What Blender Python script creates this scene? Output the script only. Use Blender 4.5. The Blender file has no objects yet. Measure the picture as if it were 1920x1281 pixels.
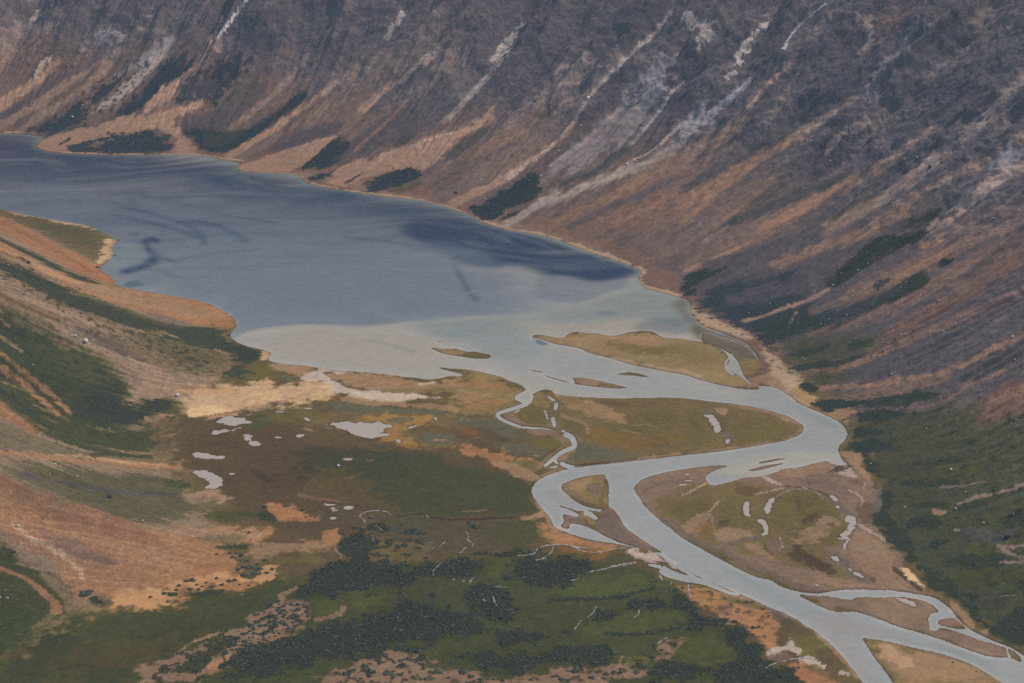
import bpy, bmesh, math, time
import numpy as np
T0 = time.time()
QUAL = 1.0            # grid density (1 = final)

# ------------------------------------------------------------------ camera, sky, sun, exposure
scene = bpy.context.scene
CAM_H, DEP, FOV = 700.0, math.radians(18.0), math.radians(30.0)
cam = bpy.data.cameras.new('camera'); cam_ob = bpy.data.objects.new('camera', cam)
scene.collection.objects.link(cam_ob); scene.camera = cam_ob
cam_ob.location = (0, 0, CAM_H); cam_ob.rotation_euler = (math.pi / 2 - DEP, 0, 0)
cam.sensor_fit = 'HORIZONTAL'; cam.angle = FOV; cam.clip_start = 1.0; cam.clip_end = 40000.0

SUN_EL, SUN_AZ = math.radians(51), math.radians(56)     # azimuth clockwise from +Y
world = bpy.data.worlds.new('World'); scene.world = world; world.use_nodes = True
wn = world.node_tree.nodes; wl = world.node_tree.links
bg = wn['Background']; bg.inputs['Strength'].default_value = 0.10
sky = wn.new('ShaderNodeTexSky'); sky.sky_type = 'NISHITA'; sky.sun_disc = False
sky.sun_elevation = SUN_EL; sky.sun_rotation = SUN_AZ; sky.altitude = 700; sky.air_density = 1.0; sky.dust_density = 1.5
wl.new(sky.outputs['Color'], bg.inputs['Color'])
sun = bpy.data.lights.new('sun', 'SUN'); sun.energy = 3.0; sun.angle = math.radians(0.5); sun.color = (1.0, 0.93, 0.82)
sun_ob = bpy.data.objects.new('sun', sun); scene.collection.objects.link(sun_ob)
sun_ob.rotation_euler = (math.pi / 2 - SUN_EL, 0, math.pi - SUN_AZ)
sun_ob.location = (0, 0, 3000)
scene.view_settings.view_transform = 'Standard'; scene.view_settings.look = 'None'
scene.view_settings.exposure = EXPOSURE = 0.36; scene.view_settings.gamma = 1.0
scene.render.engine = 'CYCLES'
cy = scene.cycles
cy.max_bounces = 4; cy.diffuse_bounces = 2; cy.glossy_bounces = 2; cy.volume_bounces = 0; cy.transmission_bounces = 2
cy.use_denoising = False; cy.denoiser = 'OPENIMAGEDENOISE'; cy.denoising_input_passes = 'RGB_ALBEDO_NORMAL'; cy.denoising_prefilter = 'ACCURATE'

# what the air and the light do to a colour on its way to the eye (used to turn colours seen in the photo into surface colours)
HAZE_D = 4.2e-5
HAZE_K = HAZE_D
HAZE_IN = np.array((.29, .40, .52))
LIGHT = {'floor': (1.13, 1.14, 1.18), 'hill': (1.20, 1.20, 1.23), 'mtn': (.60, .64, .73), 'water': (1.03, 1.04, 1.08)}

# ------------------------------------------------------------------ noise
def make_tables(seed):
    rng = np.random.RandomState(seed)
    P = rng.permutation(256).astype(np.int32); P = np.concatenate([P, P])
    a = rng.rand(256) * 2 * np.pi
    return P, np.cos(a).astype(np.float32), np.sin(a).astype(np.float32)
def perlin(x, y, seed=0):
    P, GX, GY = make_tables(seed)
    xf = np.floor(x); yf = np.floor(y)
    xi = xf.astype(np.int32) & 255; yi = yf.astype(np.int32) & 255
    fx = (x - xf).astype(np.float32); fy = (y - yf).astype(np.float32)
    u = fx * fx * fx * (fx * (fx * 6 - 15) + 10); v = fy * fy * fy * (fy * (fy * 6 - 15) + 10)
    def g(dx, dy):
        h = P[P[(xi + dx) & 255] + ((yi + dy) & 255)]
        return GX[h] * (fx - dx) + GY[h] * (fy - dy)
    a = g(0, 0); a += u * (g(1, 0) - a)
    b = g(0, 1); b += u * (g(1, 1) - b)
    return a + v * (b - a)
def fbm(x, y, octv, seed, gain=0.5, lac=2.03):
    out = np.zeros(np.shape(x), np.float32); amp = 1.0; tot = 0.0
    for k in range(octv):
        out += amp * perlin(x * lac ** k + 17.3 * k, y * lac ** k - 9.1 * k, seed + k); tot += amp; amp *= gain
    return out / tot * 1.9          # roughly -1..1
def sst(a, b, x):
    t = np.clip((x - a) / (b - a), 0, 1); return t * t * (3 - 2 * t)
def lin(c):
    c = np.asarray(c, float) / 255.0
    return np.where(c <= 0.04045, c / 12.92, ((c + 0.055) / 1.055) ** 2.4)

# ------------------------------------------------------------------ photo pixel -> ray -> ground
F = 960.0 / math.tan(FOV / 2)
def rays(px):
    px = np.asarray(px, float).reshape(-1, 2)
    x = (px[:, 0] - 960) / F; y = (640.5 - px[:, 1]) / F
    return np.stack([x, math.cos(DEP) + y * math.sin(DEP), -math.sin(DEP) + y * math.cos(DEP)], 1)
def on_plane(px, z=0.0):
    d = rays(px); t = (z - CAM_H) / np.minimum(d[:, 2], -0.03)
    return d[:, :2] * t[:, None]

# the terrain grid: azimuth x distance round the point below the camera
dth = 0.0300 / QUAL; half = 17.9
core = np.arange(-half, half + 1e-6, dth)
step, a, outer = dth, half, []
while a < 52:
    step *= 1.09; a += step; outer.append(a)
outer = np.array(outer)
TH = np.radians(np.concatenate([-outer[::-1], core, outer]))
segs = []
r = 1150.0; RR = []
while r < 4350:
    RR.append(r); r += (1.55 + 0.9 * max(0, min(1, (r - 2200) / 1500))) / QUAL
near = []; step = 2.0; q = 1150.0
while q > 420:
    step *= 1.10; q -= step; near.append(q)
far = []; step = 2.5; q = RR[-1]
while q < 6800:
    step *= 1.08; q += step; far.append(q)
R = np.array(near[::-1] + RR + far)
NT, NR = len(TH), len(R)
X = (R[:, None] * np.sin(TH)[None, :]).astype(np.float32)
Y = (R[:, None] * np.cos(TH)[None, :]).astype(np.float32)
print('grid', NR, NT, NR * NT)
def idx(xy):
    th = np.arctan2(xy[:, 0], xy[:, 1]); rr = np.hypot(xy[:, 0], xy[:, 1])
    return np.stack([np.interp(th, TH, np.arange(NT)), np.interp(rr, R, np.arange(NR))], 1)
def sample(A, ij):
    i = np.clip(ij[:, 0], 0, NT - 1.001); j = np.clip(ij[:, 1], 0, NR - 1.001)
    i0 = i.astype(int); j0 = j.astype(int); fi = i - i0; fj = j - j0
    return (A[j0, i0] * (1 - fi) * (1 - fj) + A[j0, i0 + 1] * fi * (1 - fj) + A[j0 + 1, i0] * (1 - fi) * fj + A[j0 + 1, i0 + 1] * fi * fj)

def chaikin(p, n=1, closed=True):
    p = np.asarray(p, float)
    for _ in range(n):
        if closed:
            q = np.roll(p, -1, 0)
            p = np.stack([p * .78 + q * .22, p * .22 + q * .78], 1).reshape(-1, 2)
        else:
            a, b = p[:-1], p[1:]
            m = np.stack([a * .75 + b * .25, a * .25 + b * .75], 1).reshape(-1, 2)
            p = np.concatenate([p[:1], m, p[-1:]])
    return p

# guide lines along the foot of the mountain and of the hillside
MT = [(-1500, 205), (-700, 222), (-200, 238), (60, 256), (200, 281), (400, 289), (560, 322), (780, 371), (930, 417), (1090, 457), (1210, 512),
      (1320, 572), (1440, 640), (1540, 755), (1620, 850), (1672, 950), (1740, 1080), (1850, 1185), (1990, 1290)]
MTw = np.concatenate([on_plane(MT), [(520, 1000), (640, 500), (700, 0), (720, -800)]])
HT = [(-1500, 300), (-700, 320), (-350, 345), (0, 402), (170, 452), (235, 540), (330, 575), (420, 612), (450, 665), (435, 720), (330, 765), (290, 830),
      (340, 900), (430, 965), (430, 1050), (300, 1120), (150, 1135), (40, 1200), (-150, 1320)]
HTw = np.concatenate([on_plane(HT), [(-560, 950), (-700, 500), (-760, 0), (-780, -800)]])
MTw = chaikin(MTw, 3, False); HTw = chaikin(HTw, 3, False)

def line_dist(poly, side, X, Y):
    """signed distance to a polyline (positive on the given side), and the distance along it"""
    best = np.full(X.shape, 1e18); sd = np.zeros(X.shape); al = np.zeros(X.shape); s0 = 0.0
    for a, b in zip(poly[:-1], poly[1:]):
        d = b - a; L = math.hypot(*d)
        if L < 1e-6: continue
        d = d / L
        px = X - a[0]; py = Y - a[1]
        t = np.clip(px * d[0] + py * d[1], 0, L)
        qx = px - d[0] * t; qy = py - d[1] * t
        e = qx * qx + qy * qy
        m = e < best
        cr = px * d[1] - py * d[0]           # >0 on the right of the direction of travel
        best = np.where(m, e, best); sd = np.where(m, np.sign(cr), sd); al = np.where(m, s0 + t, al)
        s0 += L
    return np.sqrt(best) * sd * side, al
# evaluate on a coarser grid and interpolate
ci = np.unique(np.linspace(0, NT - 1, 420).astype(int)); cj = np.unique(np.linspace(0, NR - 1, 520).astype(int))
Xc = X[np.ix_(cj, ci)].astype(float); Yc = Y[np.ix_(cj, ci)].astype(float)
def spread(A):
    B = np.empty((len(cj), NT), np.float32); ii = np.arange(NT)
    for k in range(len(cj)): B[k] = np.interp(ii, ci, A[k])
    out = np.empty((NR, NT), np.float32); jj = np.arange(NR)
    lo = np.clip(np.searchsorted(cj, jj, 'right') - 1, 0, len(cj) - 2)
    f = ((jj - cj[lo]) / (cj[lo + 1] - cj[lo])).astype(np.float32)[:, None]
    out[:] = B[lo] * (1 - f) + B[lo + 1] * f
    return out
def blur2(A, r):
    def b1(A, r, ax):
        p = [(0, 0), (0, 0)]; p[ax] = (r + 1, r)
        c = np.cumsum(np.pad(A, p, mode='edge'), axis=ax, dtype=np.float64)
        n = A.shape[ax]
        hi = np.take(c, np.arange(2 * r + 1, 2 * r + 1 + n), ax); lo = np.take(c, np.arange(0, n), ax)
        return ((hi - lo) / (2 * r + 1)).astype(np.float32)
    if r < 1: return A
    return b1(b1(b1(b1(A, r, 0), r, 1), r, 0), r, 1)
dm_, sm_ = line_dist(MTw, -1, Xc, Yc)
dh_, sh_ = line_dist(HTw, 1, Xc, Yc)
dm_ = blur2(dm_.astype(np.float32), 4); dh_ = blur2(dh_.astype(np.float32), 2)
DM, SM, DH, SH = spread(dm_), spread(blur2(sm_.astype(np.float32), 3)), spread(dh_), spread(blur2(sh_.astype(np.float32), 2))

def profile(d, ks):
    ks = np.array(ks, float); dd = np.linspace(0, 3500, 3501)
    sl = np.interp(dd, ks[:, 0], ks[:, 1]); z = np.concatenate([[0], np.cumsum(sl[:-1])])
    return np.interp(d, dd, z).astype(np.float32)
Hm = profile(np.maximum(DM, 0), [(0, .10), (40, .26), (120, .46), (260, .60), (480, .66), (760, .72), (1000, .5), (1250, .1), (3500, .02)])
Hh = profile(np.maximum(DH, 0), [(0, .05), (40, .20), (110, .36), (220, .48), (500, .55), (900, .5), (1300, .1), (3500, .02)])

N_BIG = fbm(X / 260, Y / 260, 3, 11)
N_MID = fbm(X / 60, Y / 60, 4, 21)
N_FINE = fbm(X / 14, Y / 14, 4, 31, .6)
mw = sst(0, 30, DM); hw = sst(0, 25, DH) * (1 - mw)
# warped along-slope coordinates so that gullies wander a little
wm = 14 * fbm(X / 170, Y / 170, 3, 41)
SMw = SM + wm + 0.10 * DM
N_STR_M = 0.6 * fbm(SMw / 30, DM / 620, 2, 51) + 0.22 * fbm(SMw / 10, DM / 260, 2, 57, .5) + 0.30 * N_FINE
SH = Y; AH = -X
SHw = SH + 0.6 * wm + 0.06 * X
N_STR_H = 0.6 * fbm(SHw / 16, AH / 260, 3, 61) + 0.5 * fbm(SHw / 5.5, AH / 130, 3, 67, .6)
N_STR = N_STR_M * mw + N_STR_H * hw + N_FINE * (1 - mw - hw)
N_STR3 = fbm(SMw / 5, DM / 150, 2, 161) * mw + fbm(SHw / 3.4, AH / 110, 2, 171) * hw
SPK = perlin(X / 2.9, Y / 2.9, 181) + .6 * perlin(X / 5.3, Y / 5.3, 185)
N_DOT = fbm(X / 9.5, Y / 9.5, 2, 191)
N_ISO = 0.55 * N_MID + 0.6 * N_FINE
# relief of the slopes
ridge = 1 - np.abs(fbm(SMw / 120, DM / 900, 2, 71)) * 1.7
ridge2 = 1 - np.abs(fbm(SMw / 42, DM / 420, 2, 77)) * 1.7
up = sst(60, 520, DM)
rockw = sst(190, 330, DM + 70 * N_BIG + 55 * N_MID)          # the cliffs above the screes
Hm = Hm + up * (40 * (ridge - .5) + 11 * (ridge2 - .5)) * mw + mw * sst(20, 160, DM) * 3.5 * (1 - np.abs(fbm(SMw / 15, DM / 160, 2, 79)) * 1.7 - .5)
Hm += rockw * mw * (11 * fbm(X / 80 + .3 * Y / 80, Y / 80, 3, 81, .5) + 3.6 * np.abs(fbm(X / 30 + .4 * N_MID, Y / 30, 2, 87, .5)) + 2.2 * np.abs(perlin(X / 11 + .5 * N_FINE, Y / 11, 89)) * 1.9)
Hm += mw * (0.9 * N_STR_M * sst(10, 120, DM) + 0.8 * N_FINE)
Hh = Hh + sst(25, 200, DH) * hw * (24 * (1 - np.abs(fbm(SHw / 105, AH / 600, 2, 91)) * 1.7 - .5)) + hw * (1.3 * N_STR_H * sst(5, 60, DH) + .45 * N_FINE)
H = (0.9 + 0.5 * np.clip(N_BIG, -1, 1) + 0.30 * N_MID + 0.16 * N_FINE) + Hm + Hh
H = np.maximum(H, 0.35).astype(np.float32)
print('relief', time.time() - T0)

def hit(px):
    """where a pixel's ray first meets the ground"""
    d = rays(px); th = np.arctan2(d[:, 0], d[:, 1]); t = d[:, 2] / np.hypot(d[:, 0], d[:, 1])
    out = np.empty((len(d), 2))
    fi = np.interp(th, TH, np.arange(NT))
    for k in range(len(d)):
        i0 = min(int(fi[k]), NT - 2); f = fi[k] - i0
        h = H[:, i0] * (1 - f) + H[:, i0 + 1] * f
        g = CAM_H + R * t[k] - h
        g[:5] = np.maximum(g[:5], .1)
        b = np.nonzero(g <= 0)[0]
        if len(b) == 0: j = NR - 1.0
        else:
            j1 = max(b[0], 1); j = j1 - 1 + g[j1 - 1] / (g[j1 - 1] - g[j1] + 1e-9)
        out[k] = (fi[k], j)
    return out                       # grid coordinates
def world_of(ij):
    th = np.interp(ij[:, 0], np.arange(NT), TH); rr = np.interp(ij[:, 1], np.arange(NR), R)
    return np.stack([rr * np.sin(th), rr * np.cos(th)], 1)

CROPS = {'F': (0, 0, 1), 'R1': (0, 0, .3356), 'R2': (640, 0, .3356), 'R3': (1280, 0, .3356), 'R4': (0, 380, .3356), 'R5': (640, 430, .3356),
         'R6': (1280, 430, .3356), 'R7': (0, 850, .3356), 'R8': (640, 850, .3356), 'R9': (1280, 850, .3356),
         'A1': (440, 640, .21875), 'A2': (860, 600, .21875), 'A3': (960, 840, .17951), 'A4': (1500, 1040, .21875), 'A5': (0, 240, .27325),
         'A6': (560, 880, .22917), 'A7': (1500, 500, .21875), 'A8': (1040, 980, .25), 'A9': (1240, 840, .21875), 'B1': (0, 1080, .125),
         'B4': (420, 1080, .15625)}
def pts(crop, s):
    x0, y0, k = CROPS[crop]
    p = np.array([[float(v) for v in q.split(',')] for q in s.split()])
    return p * k + (x0, y0)
def stroke_poly(p, w0, w1, k):
    p = chaikin(p, 2, False)
    d = np.gradient(p, axis=0); n = np.stack([-d[:, 1], d[:, 0]], 1); n /= np.linalg.norm(n, axis=1)[:, None] + 1e-9
    L = np.concatenate([[0], np.cumsum(np.linalg.norm(np.diff(p, axis=0), axis=1))]); t = L / (L[-1] + 1e-9)
    w = ((w0 * (1 - t) + w1 * t) * k * .5)[:, None]
    return np.concatenate([p + n * w, (p - n * w)[::-1]])
def raster(ij, pad):
    """even-odd fill of a polygon on the terrain grid; returns slice origin and the 0/1 block"""
    i0 = max(int(ij[:, 0].min()) - pad, 0); i1 = min(int(ij[:, 0].max()) + pad + 2, NT)
    j0 = max(int(ij[:, 1].min()) - pad, 0); j1 = min(int(ij[:, 1].max()) + pad + 2, NR)
    if i1 <= i0 or j1 <= j0: return None
    out = np.zeros((j1 - j0, i1 - i0), np.float32)
    xa, ya = ij[:, 0], ij[:, 1]; xb, yb = np.roll(xa, -1), np.roll(ya, -1)
    for j in range(j0, j1):
        acc = 0
        for off in (.25, .75):
            y = j - .5 + off
            m = (ya > y) != (yb > y)
            if not m.any(): continue
            xs = np.sort(xa[m] + (y - ya[m]) / (yb[m] - ya[m]) * (xb[m] - xa[m]))
            for u, v in zip(xs[::2], xs[1::2]):
                lo = max(u - i0 + .5, 0); hi = min(v - i0 + .5, i1 - i0)
                if hi <= lo: continue
                a, b = int(lo), int(hi)
                if a == b: out[j - j0, min(a, i1 - i0 - 1)] += .5 * (hi - lo)
                else:
                    out[j - j0, a] += .5 * (a + 1 - lo); out[j - j0, a + 1:b] += .5
                    if b < i1 - i0: out[j - j0, b] += .5 * (hi - b)
    return j0, i0, out
FIELDS = {}
def mask_of(ij, soft, rag, field):
    smooth = rag < 0
    if smooth: rag = 0
    soft = soft * QUAL * .55
    wmax = 22.0 * QUAL
    pad = int(soft * 3 + 3 + (rag > .15) * (wmax * rag * 1.5 + 6))
    q = raster(ij, pad)
    if q is None: return None
    j0, i0, m = q
    nr, nt = m.shape
    sl = (slice(j0, j0 + nr), slice(i0, i0 + nt))
    # mean half-width of the outline, in cells: thin things are roughened less
    per = np.linalg.norm(np.diff(np.vstack([ij, ij[:1]]), axis=0), axis=1).sum()
    hw_ = max(m.sum() / (per + 1e-6), .3)
    if rag > .15:
        a = min(wmax * rag, .3 + .75 * hw_)
        s_ = FIELDS['s'][sl] if field == 's' else FIELDS['w1'][sl]
        di = a * (.85 * FIELDS['w1'][sl] + .75 * FIELDS['w3'][sl]); dj = a * (.65 * FIELDS['w2'][sl] + .6 * FIELDS['w4'][sl])
        if field == 's': di = di * .25 + a * .55 * s_; dj = dj * .8
        jj, ii = np.mgrid[0:nr, 0:nt]
        ii = np.clip(np.rint(ii + di).astype(int), 0, nt - 1); jj = np.clip(np.rint(jj + dj).astype(int), 0, nr - 1)
        m = m[jj, ii]
    rb = soft + (min(rag * 7.0 * QUAL, .5 * hw_) if rag > .2 else 0)
    thin = hw_ < 1.7 and rag > 0
    rb = int(round(min(soft, .6 * hw_ + .4))) if smooth else 0 if thin else int(round(min(rb, max(soft if hw_ > 4 * soft else .5 * soft, .6 * hw_))))
    if rb: m = blur2(m, rb)
    if smooth:
        m = np.clip(m + .8 * m * (1 - m) * FIELDS['lake'][sl], 0, 1) * np.clip(.93 + .35 * FIELDS['lake'][sl], .5, 1)
    elif thin:
        m = np.clip(m * 1.25 * (1 + .5 * FIELDS['f'][sl]), 0, 1)
    elif rag:
        inner = .30 * max(rag - .45, 0) / .4
        m = m + 1.9 * rag * FIELDS['n' if field == 'd' else field][sl] * np.clip(10 * m * (1 - m), min(inner, .6) * (m > .02), 1)
        e = .12 + .06 * soft / (1 + soft) + (.16 if soft > 4 else 0) + (.14 if field == 's' else 0)
        m = sst(.5 - e, .5 + e, m)
        if field == 'd': m = m * sst(.16, .26, FIELDS['d'][sl])
    return sl, np.clip(m, 0, 1)
FIELDS['w1'] = fbm(X / 26, Y / 26, 3, 201, .6); FIELDS['w2'] = fbm(X / 26, Y / 26, 3, 211, .6)
FIELDS['w3'] = fbm(X / 7, Y / 7, 2, 221); FIELDS['w4'] = fbm(X / 7, Y / 7, 2, 231)
FIELDS['n'] = N_ISO; FIELDS['s'] = N_STR; FIELDS['f'] = N_FINE; FIELDS['d'] = N_DOT
# ------------------------------------------------------------------ what lies where (outlines read off the photo, laid on the ground below)
PAL = { 'isl': (139, 121, 92),  # colours as they look from here; turned into surface colours further down
 'tan': (146, 119, 105), 'tan2': (130, 110, 103), 'tan3': (166, 145, 132), 'rust': (132, 105, 92), 'rust2': (117, 96, 90), 'rust3': (110, 87, 82), 'pale': (144, 130, 126),
 'paler': (160, 146, 140), 'grey': (124, 116, 122), 'lrock': (132, 127, 136), 'white': (172, 166, 166), 'slate': (84, 82, 90), 'dslate': (72, 75, 87),
 'rock': (90, 89, 98), 'rock2': (82, 82, 94), 'rockw': (102, 95, 99), 'brown': (112, 98, 96), 'mveg': (56, 68, 76), 'mveg2': (68, 76, 82), 'mveg3': (76, 79, 68),
 'Tm': (57, 67, 67), 'Tm2': (60, 68, 62),
 'beach': (166, 142, 120), 'sand': (190, 158, 126), 'sandb': (206, 174, 134), 'salt': (188, 170, 152), 'salt2': (178, 160, 150), 'ptan': (150, 122, 98), 'pink': (130, 107, 91),
 'och': (150, 118, 78), 'ochd': (122, 94, 58), 'org': (158, 117, 88), 'org2': (156, 112, 86), 'orgb': (184, 142, 104), 'orgr': (138, 100, 80), 'htan': (152, 125, 104), 'hpale': (186, 156, 126),
 'hbr': (109, 99, 80), 'hbr2': (126, 108, 88), 'green': (75, 79, 54), 'greenb': (82, 87, 58), 'meadow': (71, 75, 54), 'meadd': (64, 66, 50), 'brn': (97, 85, 69), 'brn2': (90, 78, 66),
 'oliv': (113, 99, 75), 'oliv2': (130, 112, 82), 'olivg': (103, 95, 68), 'grgr': (98, 96, 82), 'dgr': (84, 80, 70), 'bar': (128, 108, 95), 'bar2': (140, 116, 98), 'bard': (112, 97, 90),
 'Tk': (59,65,53), 'Th': (71,78,52), 'Th2': (64,71,51), 'dark': (74, 66, 58), 'bank': (70, 60, 54), 'mud': (104, 98, 92),  # bank paints the shade of cutbank faces, and a dark vegetated line
}
WPAL = {'deep_refl': (58, 77, 101), 'deep_refl2': (78, 91, 111), 'mid': (104, 114, 129), 'mid2': (113, 122, 133), 'pale': (136, 138, 148), 'silt': (161, 156, 147), 'silt2': (158, 150, 140),  # the deep tones include the dark reflection of the mountain
        'teal': (124, 136, 138), 'teald': (84, 104, 116), 'rivr': (147, 149, 148), 'rivd': (130, 137, 140), 'rivs': (148, 142, 138), 'foam': (182, 178, 176), 'mudw': (100, 93, 86)}

# water outline (lake + river as one), then land standing in it, then side channels
WATER = ['''F -600,205 -200,232 0,248 67,250 84,257 62,272 77,282 111,288 201,291 302,289 386,291 416,300 452,305 440,314 453,322 520,325 557,327 564,336 584,347 640,357
 707,366 774,373 818,381 848,393 882,403 898,416 925,425 952,430 1036,445 1083,464 1110,475 1177,495 1205,508 1194,517 1204,539 1231,546 1280,559 1293,564
 1292,581 1300,594 1318,612 1364,628 1397,641 1414,653 1424,672 1436,690 1438,708 1428,716 1426,722 1455,726 1481,742 1498,757 1521,766 1545,776 1572,789 1584,801 1590,816 1569,839 1575,855 1582,865 1596,872
 1560,869 1552,862 1538,864 1500,874 1460,882 1430,892 1400,893 1364,903 1335,910 1325,900 1322,893 1335,884 1349,878 1370,873 1355,871 1330,872 1280,878 1236,886 1204,896 1187,912 1190,922 1200,934 1204,944 1224,964 1244,981 1262,994
 1278,1008 1310,1026 1350,1048 1385,1066 1420,1082 1445,1086 1462,1098 1492,1108 1530,1112 1545,1110 1580,1104 1620,1104 1680,1106 1722,1113 1752,1118 1778,1136 1790,1150 1798,1160 1816,1178 1840,1190 1868,1203 1900,1214 1925,1232
 2100,1330 2050,1450 1650,1450 1622,1281 1600,1253 1575,1222 1552,1200 1528,1181 1500,1163 1478,1150 1440,1135 1405,1118 1360,1100 1320,1084 1280,1062 1255,1048 1238,1040 1208,1030 1175,1022 1140,1016 1095,1008 1060,996 1037,985 1036,976 1030,966 1022,958 1012,945 1000,929 998,918 1003,906
 1012,898 1030,889 1057,880 1090,874 1120,871 1160,867 1200,862 1240,858 1280,853 1350,846 1415,836 1470,826 1503,813 1510,800 1505,794 1482,780 1448,769 1390,757 1322,750 1280,745
 1210,745 1150,746 1080,743 1040,738 1036,731 1022,729 1012,731 998,737 994,748 984,756 975,752 962,745 976,735 989,730 976,719 952,712 935,703 905,696 880,691 850,690 815,686 830,692 855,697 872,702 860,704 841,703 825,708 808,710 790,708 771,706 745,703
 724,700 684,696 640,694 600,689 571,684 524,680 503,676 506,668 512,660 497,655 470,650 446,642 430,627 448,608 436,590 386,565 319,553 268,544 218,536 215,519 188,506 191,496 215,481 210,462 221,452
 215,445 188,432 161,420 128,415 50,403 0,390 -200,352 -600,325''']
ISLANDS = [  # (label for the mesh, outline)
 ('sand_bar', 'A2 610,140 660,118 720,120 760,130 850,150 900,150 930,120 1010,95 1100,105 1200,112 1280,130 1350,128 1420,110 1500,95 1580,85 1680,95 1720,130 1800,150 1920,155 2020,175 2120,190 2230,230 2290,275 2330,340 2310,380 2270,410 2330,430 2420,480 2480,540 2560,560 2590,585 2560,595 2430,590 2300,570 2150,535 2030,500 1920,462 1800,445 1700,425 1560,398 1440,370 1340,335 1240,310 1120,285 1050,245 980,228 860,210 780,190 700,160'),
 ('sand_bar', 'A2 -220,225 -150,240 -40,235 0,243 60,265 140,262 210,280 285,295 280,320 230,332 150,328 80,320 0,305 -110,290 -200,260 -250,230'),
 ('sand_bar', 'A2 960,485 1060,487 1200,510 1300,535 1400,560 1470,577 1400,586 1300,583 1180,572 1060,555 980,545 990,520'),
 ('sand_bar', 'A2 590,420 660,425 740,440 720,448 640,435'), ('sand_bar', 'A2 700,458 760,470 850,500 960,528 940,535 820,505'),
 ('sand_bar', 'A2 1330,460 1450,440 1530,450 1600,470 1665,488 1600,488 1500,475 1400,470'),
 ('sand_bar', 'R5 525,615 560,622 580,630 545,626'),
 ('sand_bar', 'R6 250,612 340,638 420,676 470,720 490,770 472,812 420,790 370,738 310,690 240,648'), ('sand_bar', 'R6 100,590 200,605 290,630 250,640 160,620'),
 ('sand_bar', 'R6 110,560 250,600 350,638 415,682 455,740 500,790 470,860 440,880 380,865 330,800 300,715 200,650 100,628'),
 ('sand_bar', 'A9 825,115 900,100 1000,82 1095,75 1040,92 900,120 840,130'), ('sand_bar', 'A9 720,188 800,165 900,140 1060,115 1060,128 960,155 860,182 780,195'),
 ('sand_bar', 'A9 1000,185 1040,172 1140,160 1100,178 1020,195'),
 ('sand_bar', 'A3 508,380 540,362 600,335 700,300 800,280 900,270 968,264 978,300 1012,345 1018,420 1012,520 1012,612 1050,622 1090,660 1140,730 1165,790 1220,850 1300,900 1400,970 1500,1035 1590,1088 1560,1095 1450,1080 1320,1040 1200,1005 1080,970 960,910 820,832 720,800 615,778 598,800 610,835 560,838 495,812 535,770 530,720 525,675 600,690 700,720 700,690 600,640 470,600 480,588 560,605 700,655 760,640 740,690 800,700 850,745 910,745 880,700 850,690 830,655 790,660 780,630 850,650 935,660 940,635 850,630 720,590 620,530 570,470 515,435'),
 ('sand_bar', 'A4 0,330 80,340 160,348 260,352 340,365 440,382 480,355 600,355 740,360 830,352 960,365 1060,385 1140,420 1200,470 1190,490 1130,495 1105,520 1108,580 1120,640 1180,650 1200,610 1300,640 1480,700 1560,735 1660,755 1720,780 1800,800 1860,835 1900,880 1912,915 1880,920 1810,880 1690,880 1600,865 1480,825 1300,760 1160,705 980,655 840,610 700,560 580,515 480,482 360,492 250,470 150,430 60,385 -20,345'),
 ('sand_bar', 'A4 1170,590 1185,550 1250,535 1320,530 1380,580 1430,625 1420,640 1300,625'),
 ('sand_bar', 'A4 515,705 600,708 760,735 900,770 1060,805 1220,840 1340,880 1460,920 1560,980 1660,1040 1750,1100 1850,1160 2100,1360 1900,1500 1200,1500 800,1100 720,990 640,890 590,810 560,760'),
]
CHANNELS = [ ('R6 40,530 120,560 220,588 320,630 390,675 425,730', 34, 10), # narrow arms that cut through the land (polygons, or strokes when two widths are given)
 ('A4 1110,640 1120,600 1110,560 1130,505 1170,490 1230,500 1290,530 1220,535 1185,550 1168,590 1140,610 1125,650', 0, 0),
 ('A4 1770,790 1775,830 1790,880 1810,880 1800,860 1785,830 1782,795', 0, 0),
 ('A2 625,640 610,690 570,725 480,752 400,775 335,795 330,820 380,855 450,885 540,915', 34, 22), ('A2 540,915 620,922 700,925 800,935', 20, 8),
 ('A2 760,645 790,670 825,690', 12, 22), ('A2 840,705 835,730 830,770', 26, 26), ('A2 738,770 750,800 765,850', 14, 12), ('A2 805,830 815,870 825,915', 34, 24),
 ('A2 885,938 910,960', 22, 16), ('A2 905,975 950,990 985,1020 1000,1085 940,1105 880,1130 830,1170 780,1210 735,1250', 44, 26), ('A2 820,1170 830,1215 860,1225', 26, 12), ('A2 875,1215 920,1245 990,1262', 30, 30),
 ('A2 750,1245 800,1260 850,1245', 6, 16),
 ('A3 1560,1098 1600,1130 1640,1170 1700,1195 1760,1240 1810,1275', 30, 40),
 ('A8 800,340 840,370 900,390 980,415 1060,425 1130,440 1230,485 1310,520 1390,535', 60, 12), ('A8 830,240 900,290 960,340 1040,400 1100,435', 18, 20), ('A8 700,310 800,330', 16, 24), ('A8 790,390 810,425', 14, 6),
 ('R6 280,690 250,725 235,760 250,790 290,812', 10, 8),
]
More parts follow.
